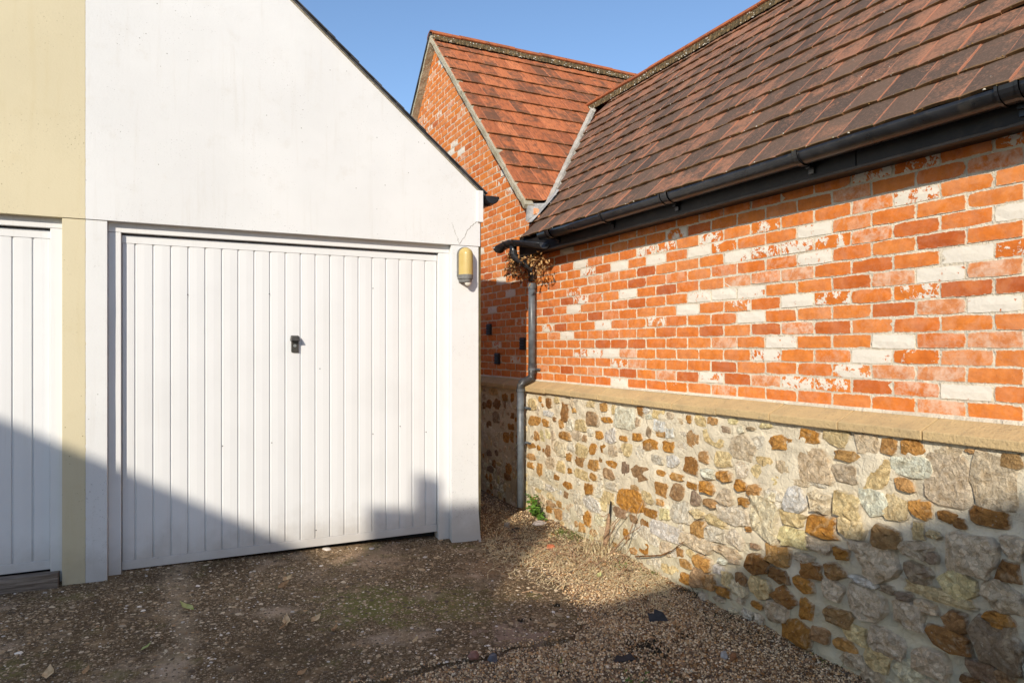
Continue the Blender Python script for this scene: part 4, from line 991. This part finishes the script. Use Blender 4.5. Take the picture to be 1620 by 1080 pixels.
DB, DT = Z(-1.424), Z(.722)
def garage_door(par, dl, dr, grooves, DB=DB, fr_l=None, fr_r=None):
    """frame, then the steel door: backing sheet with ribs, rails, stiles"""
    y0 = DY - .034
    fl = box('door_frame', fr_l[0], fr_l[1], y0, DY + .06, -.03, DT + .010, M_FRAME, par, bevel=.004)
    box('door_frame', fr_r[0], fr_r[1], y0, DY + .06, -.03, DT + .010, M_FRAME, par, bevel=.004)
    box('frame_head', fr_l[0], fr_r[1], y0, DY + .06, DT + .011, LZ + .02, M_FRAME, par, bevel=.004)
    dr_o = box('garage_door', dl + .001, dr - .001, DY + .009, DY + .03, DB + .002, DT - .002, M_DOOR, par)
    zt, zb = DT - .052, DB + .058
    xs = [dl] + grooves + [dr]
    for a, b in zip(xs[:-1], xs[1:]):
        x0 = a + (.0035 if a != dl else 0); x1 = b - (.0035 if b != dr else 0)
        V = []; prof = [(x0, DY + .0095), (x0 + .0035, DY + .001), ((x0 + x1) / 2, DY - .0006), (x1 - .0035, DY + .001), (x1, DY + .0095)]
        nm = 'stile' if a == dl or b == dr else 'panel'
        V, Fc = extrude_poly(prof, 2, zb, zt); obj(nm, V, Fc, M_DOOR, dr_o)
    box('rail', dl, dr, DY - .003, DY + .012, zt + .001, DT, M_DOOR, dr_o, bevel=.002)
    box('rail', dl, dr, DY - .003, DY + .012, DB, zb - .001, M_DOOR, dr_o, bevel=.002)
    box('interior_shade_sheet', fr_l[0] + .01, fr_r[1] - .01, DY + .08, DY + .10, -.05, LZ, M_DARK, par)  # near-black sheet; its colour stands in for the shade inside the garage
    return dr_o
door = garage_door(white, -.3095, 1.8224, [-.2348 + .103396 * i for i in range(20)], fr_l=(-.3845, -.312), fr_r=(1.825, 1.9125))
cdoor = garage_door(cream, -2.83, -.694, [-.784 - .103396 * i for i in range(20)][::-1], DB=Z(-1.362), fr_l=(-2.91, -2.832), fr_r=(-.691, -.6245))
# frames are flush with the lintel line; small rivets along the panels
for px, py in ((297, 466), (430, 700), (506, 583), (426, 465), (590, 686), (633, 674), (674, 683), (352, 705), (590, 456), (500, 838), (250, 882)):
    c = on_y(px, py, DY); V, Fc = tube_vf([(c[0], DY + .002, c[2]), (c[0], DY - .003, c[2])], .0035, 8); obj('rivet', V, Fc, M_BLACK, door)
# lock: plate, hood and key barrel
c = on_y(466, 548, DY); M_LOCK = m_simple('dark_lock_metal', (.05, .045, .036), .35, .3, 60, .2, .5)
pl = [(c[0] - .024, c[2] - .040), (c[0] + .026, c[2] - .042), (c[0] + .027, c[2] + .040), (c[0] - .024, c[2] + .042)]
V, Fc = extrude_poly(pl, 1, DY - .014, DY); obj('lock_plate', V, Fc, M_LOCK, door, bevel=.004)
V, Fc = [], []
hz = c[2] + .040
V = [(c[0] - .027, DY - .001, hz + .040), (c[0] + .027, DY - .001, hz + .040), (c[0] + .032, DY - .001, hz - .002), (c[0] - .032, DY - .001, hz - .002),
     (c[0] - .025, DY - .036, hz + .030), (c[0] + .025, DY - .036, hz + .030), (c[0] + .033, DY - .052, hz), (c[0] - .033, DY - .052, hz)]
Fc = [(0, 1, 2, 3), (7, 6, 5, 4), (0, 4, 5, 1), (1, 5, 6, 2), (2, 6, 7, 3), (3, 7, 4, 0)]
obj('lock_hood', V, Fc, M_LOCK, door, bevel=.005)
V, Fc = tube_vf([(c[0], DY - .010, c[2] + .006), (c[0], DY - .0165, c[2] + .006)], .010, 14); obj('key_barrel', V, Fc, m_simple('worn_nickel', (.6, .58, .54), .25, .1, 30, .1, .5, 1.0), door)
box('key_slot', c[0] - .0015, c[0] + .0015, DY - .0175, DY - .016, c[2] - .001, c[2] + .012, M_DARK, door)
# weathered plank under the cream door
V, Fc = box_vf(-2.7, -.640, DY - .125, DY - .012, -.06, Z(-1.368))
V = [(x_, y_ + (.030 if z_ > 0 else 0) * (y_ < DY - .1), z_) for x_, y_, z_ in V]
obj('threshold_plank', V, Fc, M_PLANK, cream, bevel=.006)

# ------------------------------------------------------------------ wall light
lc = on_y(734.5, 425, FY); LX0 = lc[0]; wl = thing('wall_light', (LX0, FY, on_y(734, 455, FY)[2]), 'amber domed bulkhead light with white motion sensor on the white pillar', 'wall light')
zt = on_y(734, 391, FY)[2]; zc = on_y(734, 436, FY)[2]; zb = on_y(734, 446, FY)[2]; zs = on_y(734, 455, FY)[2]
M_GREYP = m_simple('grey_light_plastic', (.17, .165, .155), .5, .15, 40, .15, .4)
k = NT('amber_diffuser'); p = k.pos(); nz = k.noise(p, 18, 4)
M_AMBER = k.out(k.mix(nz, (.47, .335, .10), (.55, .42, .16)), .32, None, .5); k.b.inputs['Subsurface Weight'].default_value = .15; k.b.inputs['Subsurface Radius'].default_value = (.03, .02, .006)
def capsule_outline(w, z0, z1, n_=14):
    P = [(-w, z0), (w, z0)]
    for i in range(n_ + 1):
        a = math.pi * i / n_; P.append((w * math.cos(a), z1 - w + w * math.sin(a)))
    return P
V, Fc = extrude_poly([(LX0 + q[0], q[1]) for q in capsule_outline(.064, zc - .012, zt)], 1, FY - .024, FY - .0005); obj('backplate', V, Fc, M_GREYP, wl, bevel=.003)
# D-section body with a domed top
V, Fc = [], []; nr, na = 16, 16; rad = .056; top = zt - .006
def ring_at(z_, s_):
    return [(LX0 + rad * s_ * math.cos(a), FY - .022 - .075 * s_ * math.sin(a) if True else 0, z_) for a in np.linspace(0, math.pi, na + 1)]
levels = [(zc, 1.0), (zc + .06, 1.0), (top - rad, 1.0)] + [(top - rad + rad * math.sin(t), math.cos(t)) for t in np.linspace(.12, math.pi / 2 - .02, 10)]
for z_, s_ in levels: V += ring_at(z_, s_)
m = na + 1
for i in range(len(levels) - 1):
    for q in range(na): Fc.append((i * m + q, i * m + q + 1, (i + 1) * m + q + 1, (i + 1) * m + q))
Fc.append(tuple(range((len(levels) - 1) * m, len(levels) * m)))
obj('diffuser', V, Fc, M_AMBER, wl, smooth=True)
def dsec(name, z0, z1, r0, d0, r1, d1, mat):
    V = []; Fc = []
    for z_, r_, d_ in ((z0, r0, d0), (z1, r1, d1)):
        V += [(LX0 + r_ * math.cos(a), FY - .004 - d_ * math.sin(a), z_) for a in np.linspace(0, math.pi, 17)]
    Fc = [(q, q + 1, 18 + q, 17 + q) for q in range(16)] + [tuple(range(17))[::-1], tuple(range(17, 34)), (0, 17, 33, 16)]
    obj(name, V, Fc, mat, wl, bevel=.002)
dsec('collar', zc - .030, zc + .003, .059, .096, .060, .098, M_GREYP)
dsec('lower_collar', zb - .006, zc - .0305, .048, .085, .052, .090, M_GREYP)
V, Fc = [], []; cy = FY - .055
for i in range(9):
    t = math.pi / 2 * i / 8
    for q in range(16):
        a = 2 * math.pi * q / 16; V.append((LX0 + .008 + .026 * math.cos(t) * math.cos(a), cy - .026 * math.cos(t) * math.sin(a), zb - .006 - .030 * math.sin(t)))
for i in range(8):
    for q in range(16): Fc.append((i * 16 + q, i * 16 + (q + 1) % 16, i * 16 + 16 + (q + 1) % 16, i * 16 + 16 + q))
obj('sensor', V, Fc, m_simple('white_sensor_lens', (.72, .68, .60), .4, .05, 20, .05, .4), wl, smooth=True)

# ------------------------------------------------------------------ dead leaves caught under the gutter
def leaf_vf(c, L_, w, yaw, pitch, roll, curl=.25):
    """six-sided curled leaf"""
    P = np.array([(0, 0, 0), (.28, .5, .08), (.62, .42, .05), (1, 0, curl), (.62, -.42, .05), (.28, -.5, .08), (.45, 0, -.05)]) * np.array([L_, w, L_])
    Rm_ = (Matrix.Rotation(yaw, 3, 'Z') @ Matrix.Rotation(pitch, 3, 'Y') @ Matrix.Rotation(roll, 3, 'X'))
    V = P @ np.array(Rm_).T + np.array(c)
    return V, [(0, 1, 6), (1, 2, 6), (2, 3, 6), (3, 4, 6), (4, 5, 6), (5, 0, 6)]
def m_leaf(name, c0, c1):
    k = NT(name); p = k.pos(); nz = k.noise(p, 30, 3)
    m_ = k.out(k.mix(k.step(nz, .35, .65), c0, c1), .75, None, .2); return m_
M_DEAD = m_leaf('dead_leaf', (.30, .13, .035), (.50, .33, .15)); M_DEADD = m_leaf('dark_dead_leaf', (.08, .045, .02), (.26, .12, .04))
clump = thing('dead_leaf_clump', (2.95, 5.74, Z(.58)), 'bundle of dry brown leaves caught under the gutter outlet', 'dead leaves')
parts = [[], []]; g = random.Random(17)
for i in range(420):
    s_ = g.choice((0, 0, 1)); px = g.gauss(815, 11) if s_ == 0 else g.gauss(853, 9); py = g.gauss(418, 12) if s_ == 0 else g.gauss(417, 12)
    if g.random() < .25: px = g.uniform(805, 865); py = g.uniform(400, 415)
    if not (797 < px < 876 and 396 < py < 448): continue
    xx = g.uniform(2.86, 3.05); c = on_x(px, py, xx)
    parts[g.random() < .4].append(leaf_vf(c, g.uniform(.025, .055), g.uniform(.012, .026), g.uniform(0, 6.3), g.uniform(.2, 1.6), g.uniform(-1, 1), g.uniform(.1, .5)))
for nm, ps, mt in (('pale_leaves', parts[0], M_DEAD), ('dark_leaves', parts[1], M_DEADD)):
    V, Fc = join(ps); o = obj(nm, V, Fc, mt, clump); o['kind'] = 'stuff'
tw = []
for i in range(26):
    a = on_x(g.uniform(805, 865), g.uniform(402, 430), g.uniform(2.88, 3.03)); b = a + np.array([g.uniform(-.05, .05), g.uniform(-.1, .1), g.uniform(-.09, .06)])
    tw.append(tube_vf([a, (a + b) / 2 + np.array([0, 0, .012]), b], .0022, 5))
V, Fc = join(tw); o = obj('twigs', V, Fc, M_BARK, clump); o['kind'] = 'stuff'

# ------------------------------------------------------------------ plants and litter on the ground
def gpt(px, py, dz=0.0):
    p = on_z(px, py, 0.0)
    for _ in range(4):
        x_, y_ = np.array([p[0]]), np.array([p[1]])
        zz = float(slab_z(x_, y_)[0]) if slab_sd(x_, y_)[0] > 0 else float(soil_z(x_, y_)[0]); p = on_z(px, py, zz)
    return np.array([p[0], p[1], zz + dz])
# leafy weed at the wall foot
M_GREEN = m_leaf('green_leaf', (.055, .13, .018), (.15, .27, .04))
w0 = gpt(848, 815); w0[0] = min(w0[0], SF - .06)
weed = thing('leafy_weed', tuple(w0), 'bright green leafy weed growing at the stone wall beside the downpipe', 'weed')
g = random.Random(23); ps, st = [], []
for i in range(24):
    px, py = g.uniform(834, 858), g.uniform(780, 806)
    if i > 13: px, py = g.uniform(848, 872), g.uniform(798, 822)
    e_ = on_x(px, py, SF - g.uniform(.03, .12)); b = w0 + np.array([g.uniform(-.03, .02), g.uniform(-.06, .06), 0])
    st.append(tube_vf([b, (b + e_) / 2 + np.array([-.01, 0, .02]), e_], .0018, 5))
    for q in range(9):
        t = g.uniform(.35, 1); c = b + (e_ - b) * t + np.array([g.uniform(-.02, .01), g.uniform(-.02, .02), g.uniform(-.01, .02)])
        ps.append(leaf_vf(c, g.uniform(.026, .046), g.uniform(.020, .036), g.uniform(2, 4.5), g.uniform(-.6, .5), g.uniform(-.6, .6), .1))
V, Fc = join(ps); o = obj('leaves', V, Fc, M_GREEN, weed); o['kind'] = 'stuff'
V, Fc = join(st); o = obj('stems', V, Fc, M_GREEN, weed); o['kind'] = 'stuff'
# small weeds
def tuft(name, px, py, n_, ln, mat, label, seed, spread=.06, wd=.0022, cat='weed', kind=None):
    g = random.Random(seed); c = gpt(px, py); ps = []
    for i in range(n_):
        b = c + np.array([g.gauss(0, spread), g.gauss(0, spread), -.005]); a = g.uniform(0, 6.28); L_ = ln * g.uniform(.3, 1.15); le = g.uniform(.35, 1.6)
        pts = [b + np.array([math.cos(a) * L_ * le * t ** 1.5, math.sin(a) * L_ * le * t ** 1.5, L_ * t * max(.12, 1 - .5 * le * t)]) for t in (0, .35, .7, 1)]
        s_ = np.array([-math.sin(a), math.cos(a), 0]); V = []
        for p_, w in zip(pts, (1, .9, .6, .08)): V += [p_ - s_ * wd * w, p_ + s_ * wd * w]
        ps.append((V, [(0, 1, 3, 2), (2, 3, 5, 4), (4, 5, 7, 6)]))
    V, Fc = join(ps); o = obj(name, V, Fc, mat, None, loc=tuple(c)); tag(o, label, cat, kind=kind); return o
M_DRYG = m_leaf('dry_grass', (.50, .38, .20), (.72, .60, .37)); M_GRASS = m_leaf('green_grass', (.09, .13, .025), (.22, .24, .07)); M_MOSS = m_leaf('dark_moss', (.018, .017, .010), (.06, .055, .022))
tuft('grass_tuft', 950, 872, 150, .26, M_DRYG, 'dry straw-coloured grass clump round the bark stub at the wall', 41, .07)
tuft('grass_tuft', 978, 858, 70, .2, M_GRASS, 'thin green grass growing right behind the bark stub', 42, .05)
tuft('grass_tuft', 905, 848, 120, .08, M_GRASS, 'low green grass patch between the leafy weed and bark stub', 43, .07)
tuft('grass_tuft', 888, 842, 70, .05, M_GRASS, 'mossy green fringe at the sunlit wall foot right of the leafy weed', 51, .028, .003)
tuft('grass_tuft', 1040, 905, 60, .05, M_GRASS, 'thin green growth at the wall foot below the leaning twig', 52, .05, .003)
tuft('grass_tuft', 718, 852, 26, .06, M_GRASS, 'small green weed at the right foot of the white garage door', 44, .02, .004)
tuft('grass_tuft', 985, 896, 26, .05, M_GREEN, 'small bright green sprig in the gravel under the bark stub', 45, .03, .004)
tuft('grass_tuft', 1090, 935, 60, .06, M_MOSS, 'dark mossy tuft where gravel meets the shaded stone wall', 46, .05, .003, kind='stuff')
tuft('grass_tuft', 1170, 985, 90, .05, M_MOSS, 'wide dark mossy growth in the gravel close to the wall', 47, .09, .003, kind='stuff')
tuft('grass_tuft', 1320, 1045, 50, .05, M_GRASS, 'green weed at the wall foot near the lower right corner', 48, .05, .003)
tuft('grass_tuft', 1010, 1075, 60, .03, M_GREEN, 'flat green sprigs in the gravel at the bottom edge', 49, .06, .004)
tuft('grass_tuft', 885, 1048, 30, .03, M_GREEN, 'tiny green sprout beside the broken edge of the drive', 50, .03, .003)
# bark stub with side shoots
b = gpt(966, 868); b[0] = SF - .07
stub = thing('bark_stub', tuple(b), 'broken pale brown woody stem standing against the stone wall', 'stump')
t_ = on_x(964, 812, SF - .035)
V, Fc = tube_vf([b - np.array([0, 0, .04]), b + (t_ - b) * .3, b + (t_ - b) * .65, t_], [.024, .019, .016, .011], 9); obj('trunk', V, Fc, M_BARK, stub)
V, Fc = tube_vf([t_ - np.array([0, 0, .06]), t_ + np.array([.004, -.008, .05]), t_ + np.array([.006, -.012, .095])], [.009, .008, .005], 7); obj('dead_shoot', V, Fc, M_DARK, stub)
g = random.Random(9)
for i, (q0, q1) in enumerate((((955, 850), (983, 812)), ((958, 862), (1000, 800)), ((940, 905), (968, 868)), ((950, 815), (962, 812)), ((972, 868), (1012, 833)), ((960, 885), (985, 858)), ((990, 860), (1018, 790)))):
    a = on_x(*q0, SF - .10); e_ = on_x(*q1, SF - .05); mid = (a + e_) / 2 + np.array([g.uniform(-.03, 0), 0, g.uniform(-.02, .03)])
    V, Fc = tube_vf([a, mid, e_], [.005, .004, .002], 6); obj('branch', V, Fc, M_BARK, stub)
# a long twig lying along the wall foot
a, m_, e_ = on_x(1005, 880, SF - .06), on_x(1045, 878, SF - .04), on_x(1082, 856, SF - .03)
V, Fc = tube_vf([a, m_, (m_ + e_) / 2 + np.array([0, 0, -.015]), e_], [.006, .005, .0035, .002], 6); tag(obj('twig', V, Fc, M_DEADD), 'thin dark twig leaning on the sunlit foot of the stone wall', 'twig')
# straw, stalks and shreds scattered by the passage mouth
ps = []; g = random.Random(77)
for i in range(2600):
    px = g.uniform(766, 1060); py = g.gauss(850 + (px - 780) * .27, 26)
    if py < 798 or py > 975: continue
    c = gpt(px, py, g.uniform(.003, .02))
    if c[0] > SF - .02: continue
    L_ = g.choice((.03, .05, .08, .14)) * g.uniform(.6, 1.3); a = g.uniform(0, 3.14); up = g.uniform(-.12, .22)
    d = np.array([math.cos(a), math.sin(a), up]) * L_ / 2; w = np.array([-math.sin(a), math.cos(a), 0]) * g.uniform(.0008, .0024); bw = np.array([0, 0, g.uniform(.0, .012)])
    ps.append(([c - d - w, c - d + w, c + bw - w, c + bw + w, c + d - w, c + d + w], [(0, 1, 3, 2), (2, 3, 5, 4)]))
V, Fc = join(ps); tag(obj('straw_litter', V, Fc, M_DRYG, loc=(2.4, 4.6, 0)), 'dry straw and stalks strewn over the ground at the passage mouth', 'litter', kind='stuff')
ps = []; g2 = random.Random(5)
for i in range(46):
    px = g2.uniform(800, 1030); py = g2.gauss(885 + (px - 880) * .2, 30)
    if py < 815 or py > 965: continue
    c = gpt(px, py, .008); a = g2.uniform(0, 6.28); L_ = g2.uniform(.10, .34); up = g2.uniform(.02, .12)
    if c[0] > SF - .05: continue
    d = np.array([math.cos(a), math.sin(a), 0]) * L_; b_ = np.array([-d[1], d[0], 0]) * g2.uniform(-.35, .35); e_ = c + d
    if e_[0] > SF - .03: e_[0] = SF - .03
    ps.append(tube_vf([c, c + d * .33 + b_ * .8 + np.array([0, 0, up]), c + d * .66 + b_ + np.array([0, 0, up * .8]), e_], [.0032, .0028, .0022, .0012], 5))
V, Fc = join(ps); tag(obj('twig_litter', V, Fc, M_BARK, loc=(2.4, 4.2, 0)), 'tangle of thin dry twigs on the ground before the bark stub', 'litter', kind='stuff')
ps = []
for i in range(1500):
    px = g.uniform(764, 1330); py = g.gauss(845 + (px - 780) * .25, 24) if px < 1000 else g.uniform(900, 1075)
    if px >= 1000 and g.random() < .4: continue
    if py < 795: continue
    c = gpt(px, py, g.uniform(.002, .012))
    if c[0] > SF - .02: continue
    ps.append(leaf_vf(c, g.uniform(.012, .034), g.uniform(.008, .018), g.uniform(0, 6.3), g.uniform(-.4, .3), g.uniform(-.5, .5), .25))
V, Fc = join(ps); tag(obj('leaf_litter', V, Fc, M_DEADD, loc=(2.4, 4.8, 0)), 'crumbled brown leaf litter covering the soil in the passage mouth', 'litter', kind='stuff')

# single fallen leaves and odd pieces, each one findable in the photograph
LEAF_T = m_leaf('tan_leaf', (.42, .27, .13), (.62, .45, .26)); LEAF_G = m_leaf('yellow_green_leaf', (.30, .34, .10), (.42, .42, .18)); LEAF_B = m_leaf('brown_leaf', (.22, .11, .045), (.42, .25, .12))
GRP = 'fallen leaves on the drive'
for px, py, L_, yaw, mt, lab in ((294, 965, .095, 2.6, LEAF_G, 'largest fallen leaf, yellow green, lying left on the drive'), (232, 1027, .055, .4, LEAF_G, 'small green leaf lying lower left on the drive'),
        (455, 917, .075, .5, LEAF_T, 'tan leaf nearest the garage door, upper of a pair'), (450, 929, .085, .2, LEAF_B, 'brown curled leaf just below the tan leaf near the door'),
        (453, 985, .075, 1.4, LEAF_T, 'pale upright leaf in the middle of the drive'), (449, 994, .055, .5, LEAF_B, 'brown leaf touching the foot of the pale upright leaf'),
        (500, 981, .07, .6, LEAF_T, 'lone tan leaf right of the pale upright leaf'), (530, 996, .06, .9, LEAF_B, 'dull brown leaf beyond the lone tan leaf, nearest the mossy patch'),
        (77, 1068, .085, 1.5, LEAF_T, 'tan pointed leaf standing at the bottom left corner'), (137, 1064, .05, 1.1, LEAF_B, 'small brown leaf beside the tan pointed leaf bottom left'),
        (658, 1015, .05, .6, LEAF_T, 'small pale leaf near the broken edge of the drive'), (478, 1066, .055, .3, LEAF_B, 'flat brown leaf by the bottom edge left of the gravel'),
        (948, 912, .06, .7, LEAF_G, 'yellow leaf on the sunlit gravel under the bark stub'), (1065, 990, .075, .3, LEAF_B, 'brown leaf on the gravel right below the black slate shard'), (955, 896, .07, .4, LEAF_B, 'rusty brown leaf on the sunlit gravel by the stub')):
    c = gpt(px, py, .006); g = random.Random(px)
    V, Fc = leaf_vf(c - np.array([L_ / 2 * math.cos(yaw), L_ / 2 * math.sin(yaw), 0]), L_, L_ * .55, yaw, g.uniform(-.35, -.1), g.uniform(-.3, .3), .22)
    tag(obj('fallen_leaf', V, Fc, mt), lab, 'leaf', GRP)
def chunk(name, px, py, w, d, h, mat, label, cat, seed, yaw=0.0, lift=0.0, tilt=0.0):
    g = random.Random(seed); c = gpt(px, py, lift); n_ = 8; V = []; Fc = []
    for sc_, z_ in ((.9, -.15), (1.0, .35), (.68, 1.0)):
        for i in range(n_):
            a = 2 * math.pi * i / n_ + g.uniform(-.2, .2); r_ = g.uniform(.8, 1.1) * sc_; V.append((math.cos(a) * w / 2 * r_, math.sin(a) * d / 2 * r_, z_ * h + g.uniform(-.12, .12) * h))
    for q in range(2):
        for i in range(n_): Fc.append((q * n_ + i, q * n_ + (i + 1) % n_, q * n_ + n_ + (i + 1) % n_, q * n_ + n_ + i))
    Fc += [tuple(range(n_))[::-1], tuple(range(2 * n_, 3 * n_))]
    R_ = np.array(Matrix.Rotation(yaw, 3, 'Z') @ Matrix.Rotation(tilt, 3, 'X')); V = np.array(V) @ R_.T + c
    tag(obj(name, V, Fc, mat), label, cat)
LATE = []; M_PAPER = m_simple('pale_stone_chip', (.58, .50, .44), .8, .2, 40, .4); M_REDC = m_simple('broken_brick', (.48, .14, .06), .9, .3, 60, .5); M_COAL = m_simple('black_shard', (.02, .02, .022), .5, .4, 30, .5)
chunk('stone_chip', 853, 829, .15, .12, .022, M_PAPER, 'flat pale pink stone flake lying beneath the leafy weed', 'stone', 1, .4)
chunk('brick_fragment', 871, 868, .09, .06, .03, M_REDC, 'small red brick fragment on the sunlit ground by the passage', 'brick fragment', 2, .2)
chunk('pebble', 802, 834, .07, .05, .04, m_simple('grey_cobble', (.22, .19, .16), .8, .2, 40, .4), 'rounded grey pebble on the soil of the passage mouth', 'stone', 3)
chunk('stone_chip', 816, 840, .11, .06, .03, M_COAL, 'dark flat stone beside the rounded grey pebble', 'stone', 4, .3)
chunk('stone_chip', 588, 870, .06, .045, .02, M_PAPER, 'pale chip lying just outside the white garage door', 'stone', 14, .3)
chunk('pebble', 780, 1046, .055, .05, .035, m_simple('slate_pebble', (.10, .10, .115), .7, .2, 40, .3), 'grey blue pebble at the broken edge of the drive', 'stone', 5)
chunk('pebble', 749, 1040, .06, .04, .03, m_simple('red_pebble', (.24, .12, .09), .8, .2, 40, .3), 'dull red pebble left of the grey blue one at the drive edge', 'stone', 6)
chunk('pebble', 1145, 1040, .045, .04, .03, m_simple('pale_pebble', (.34, .32, .30), .7, .2, 40, .3), 'light grey pebble on the shaded gravel at lower right', 'stone', 7)
chunk('brick_fragment', 1160, 1041, .09, .035, .02, m_simple('brown_shard', (.26, .12, .05), .8, .2, 40, .3), 'narrow brown shard beside the light grey pebble', 'brick fragment', 8, .5)
LATE.append(('moss_clump', 885, 1065, 26, 0.02, .009, 'round black moss clump near the bottom edge on gravel', 'moss', 9))
LATE.append(('moss_clump', 880, 957, 20, 0.018, .009, 'black moss clump on the drive by its far gravel edge', 'moss', 10))
LATE.append(('moss_clump', 826, 982, 18, 0.016, .009, 'small black moss clump inside the right edge of the drive', 'moss', 11))
LATE.append(('moss_clump', 1075, 1005, 40, 0.03, .009, 'dark lumpy clump of moss right of the hollow in the gravel', 'moss', 12))
def crumbs(name, px, py, n_, spread, size, mat, label, cat, seed):
    g = random.Random(seed); c = gpt(px, py); ps = []
    for i in range(n_):
        q = c + np.array([g.gauss(0, spread), g.gauss(0, spread * .8), 0]); r_ = size * g.uniform(.5, 1.3)
        V = [q + np.array([math.cos(a) * r_ * g.uniform(.6, 1.1), math.sin(a) * r_ * g.uniform(.6, 1.1), -.004]) for a in np.arange(6) * 1.047] + [q + np.array([g.uniform(-.3, .3) * r_, g.uniform(-.3, .3) * r_, r_ * g.uniform(.5, 1.1) + .003])]
        ps.append((V, [(k_, (k_ + 1) % 6, 6) for k_ in range(6)]))
    V, Fc = join(ps); tag(obj(name, V, Fc, mat, loc=tuple(c)), label, cat, kind='stuff')
M_CRUMB = m_simple('black_moss_crumb', (.035, .028, .018), .95, .5, 60, .8, .1)
# hollow of dark soil in the gravel
LATE.append(('soil_patch', 1012, 1022, 260, .075, .010, 'patch of bare dark soil showing through the gravel', 'soil', 13))
for nm_, px_, py_, n__, sp_, sz_, lb_, ct_, sd_ in LATE: crumbs(nm_, px_, py_, n__, sp_, sz_, M_CRUMB, lb_, ct_, sd_)
# slate shards: thin broken plates
def shard(px, py, pts, th, tilt, yaw, label):
    c = gpt(px, py, .004); V, Fc = extrude_poly(pts, 1, -th / 2, th / 2)
    R_ = np.array(Matrix.Rotation(yaw, 3, 'Z') @ Matrix.Rotation(tilt, 3, 'X')); V = np.array(V) @ R_.T + c; tag(obj('slate_shard', V, Fc, M_COAL), label, 'slate')
shard(1042, 984, [(-.05, 0), (.055, .005), (.035, .05), (-.012, .072), (-.02, .045), (-.055, .05)], .008, -.7, -.4, 'upright black slate shard standing in the gravel')
shard(988, 1047, [(-.06, 0), (.06, 0), (.05, .045), (.0, .03), (-.03, .04)], .008, -1.15, -.2, 'flat black slate shard below the dark soil patch')

# ------------------------------------------------------------------ the houses behind the viewpoint, whose roofs and chimney shade the yard
DB_ = 7.5
def back_pt(s, pl, z_): return (LX * pl + LY * s, LY * pl - LX * s, z_)      # s across the light, pl along it
def back_prism(name, prof, p0, p1, mat, parent):
    n_ = len(prof); V = [back_pt(s, -p0, z_) for s, z_ in prof] + [back_pt(s, -p1, z_) for s, z_ in prof]
    Fc = [tuple(range(n_)), tuple(range(n_, 2 * n_))[::-1]] + [(i, n_ + i, n_ + (i + 1) % n_, (i + 1) % n_) for i in range(n_)]
    return obj(name, V, Fc, mat, parent)
HZ = lambda h: Z(h + .477 * DB_)
rowh = thing('terraced_house', back_pt(-1.0, -DB_ - 3, -.3), 'terraced house behind the viewpoint whose roof and chimney throw the long shadow', 'house')
M_BACKW = m_plaster('far_house_render', (.50, .44, .36), (.4, .34, .26))
pr = [(-5.3, -1), (-5.3, HZ(1.40)), (-3.64, HZ(.875)), (-2.45, HZ(.45)), (-1.25, HZ(.38)), (-.7, HZ(.43)), (-.32, HZ(.66)), (.33, HZ(.835)), (.9, HZ(.90)), (1.3, HZ(.935)), (2.4, HZ(.95)), (2.4, -1)]
back_prism('wall', [(s, z_ - .12 if z_ > 0 else z_) for s, z_ in pr], DB_ + .15, DB_ + 7, M_BACKW, rowh)
up = [q for q in pr if q[1] > 0]; V = []
prof = up + [(s, z_ - .10) for s, z_ in up[::-1]]
back_prism('roof', prof, DB_, DB_ + 7.2, M_SLATE, rowh)
back_prism('chimney', [(-2.50, HZ(.3)), (-2.52, HZ(1.03)), (-2.28, HZ(1.09)), (-1.86, HZ(1.23)), (-1.40, HZ(1.25)), (-1.32, HZ(.30))], DB_ + .05, DB_ + .75, M_MORTAR, rowh)
back_prism('chimney_pot', [(-2.27, HZ(1.05)), (-2.255, HZ(1.44)), (-2.09, HZ(1.44)), (-2.08, HZ(1.05))], DB_ + .2, DB_ + .42, M_RIDGE, rowh)
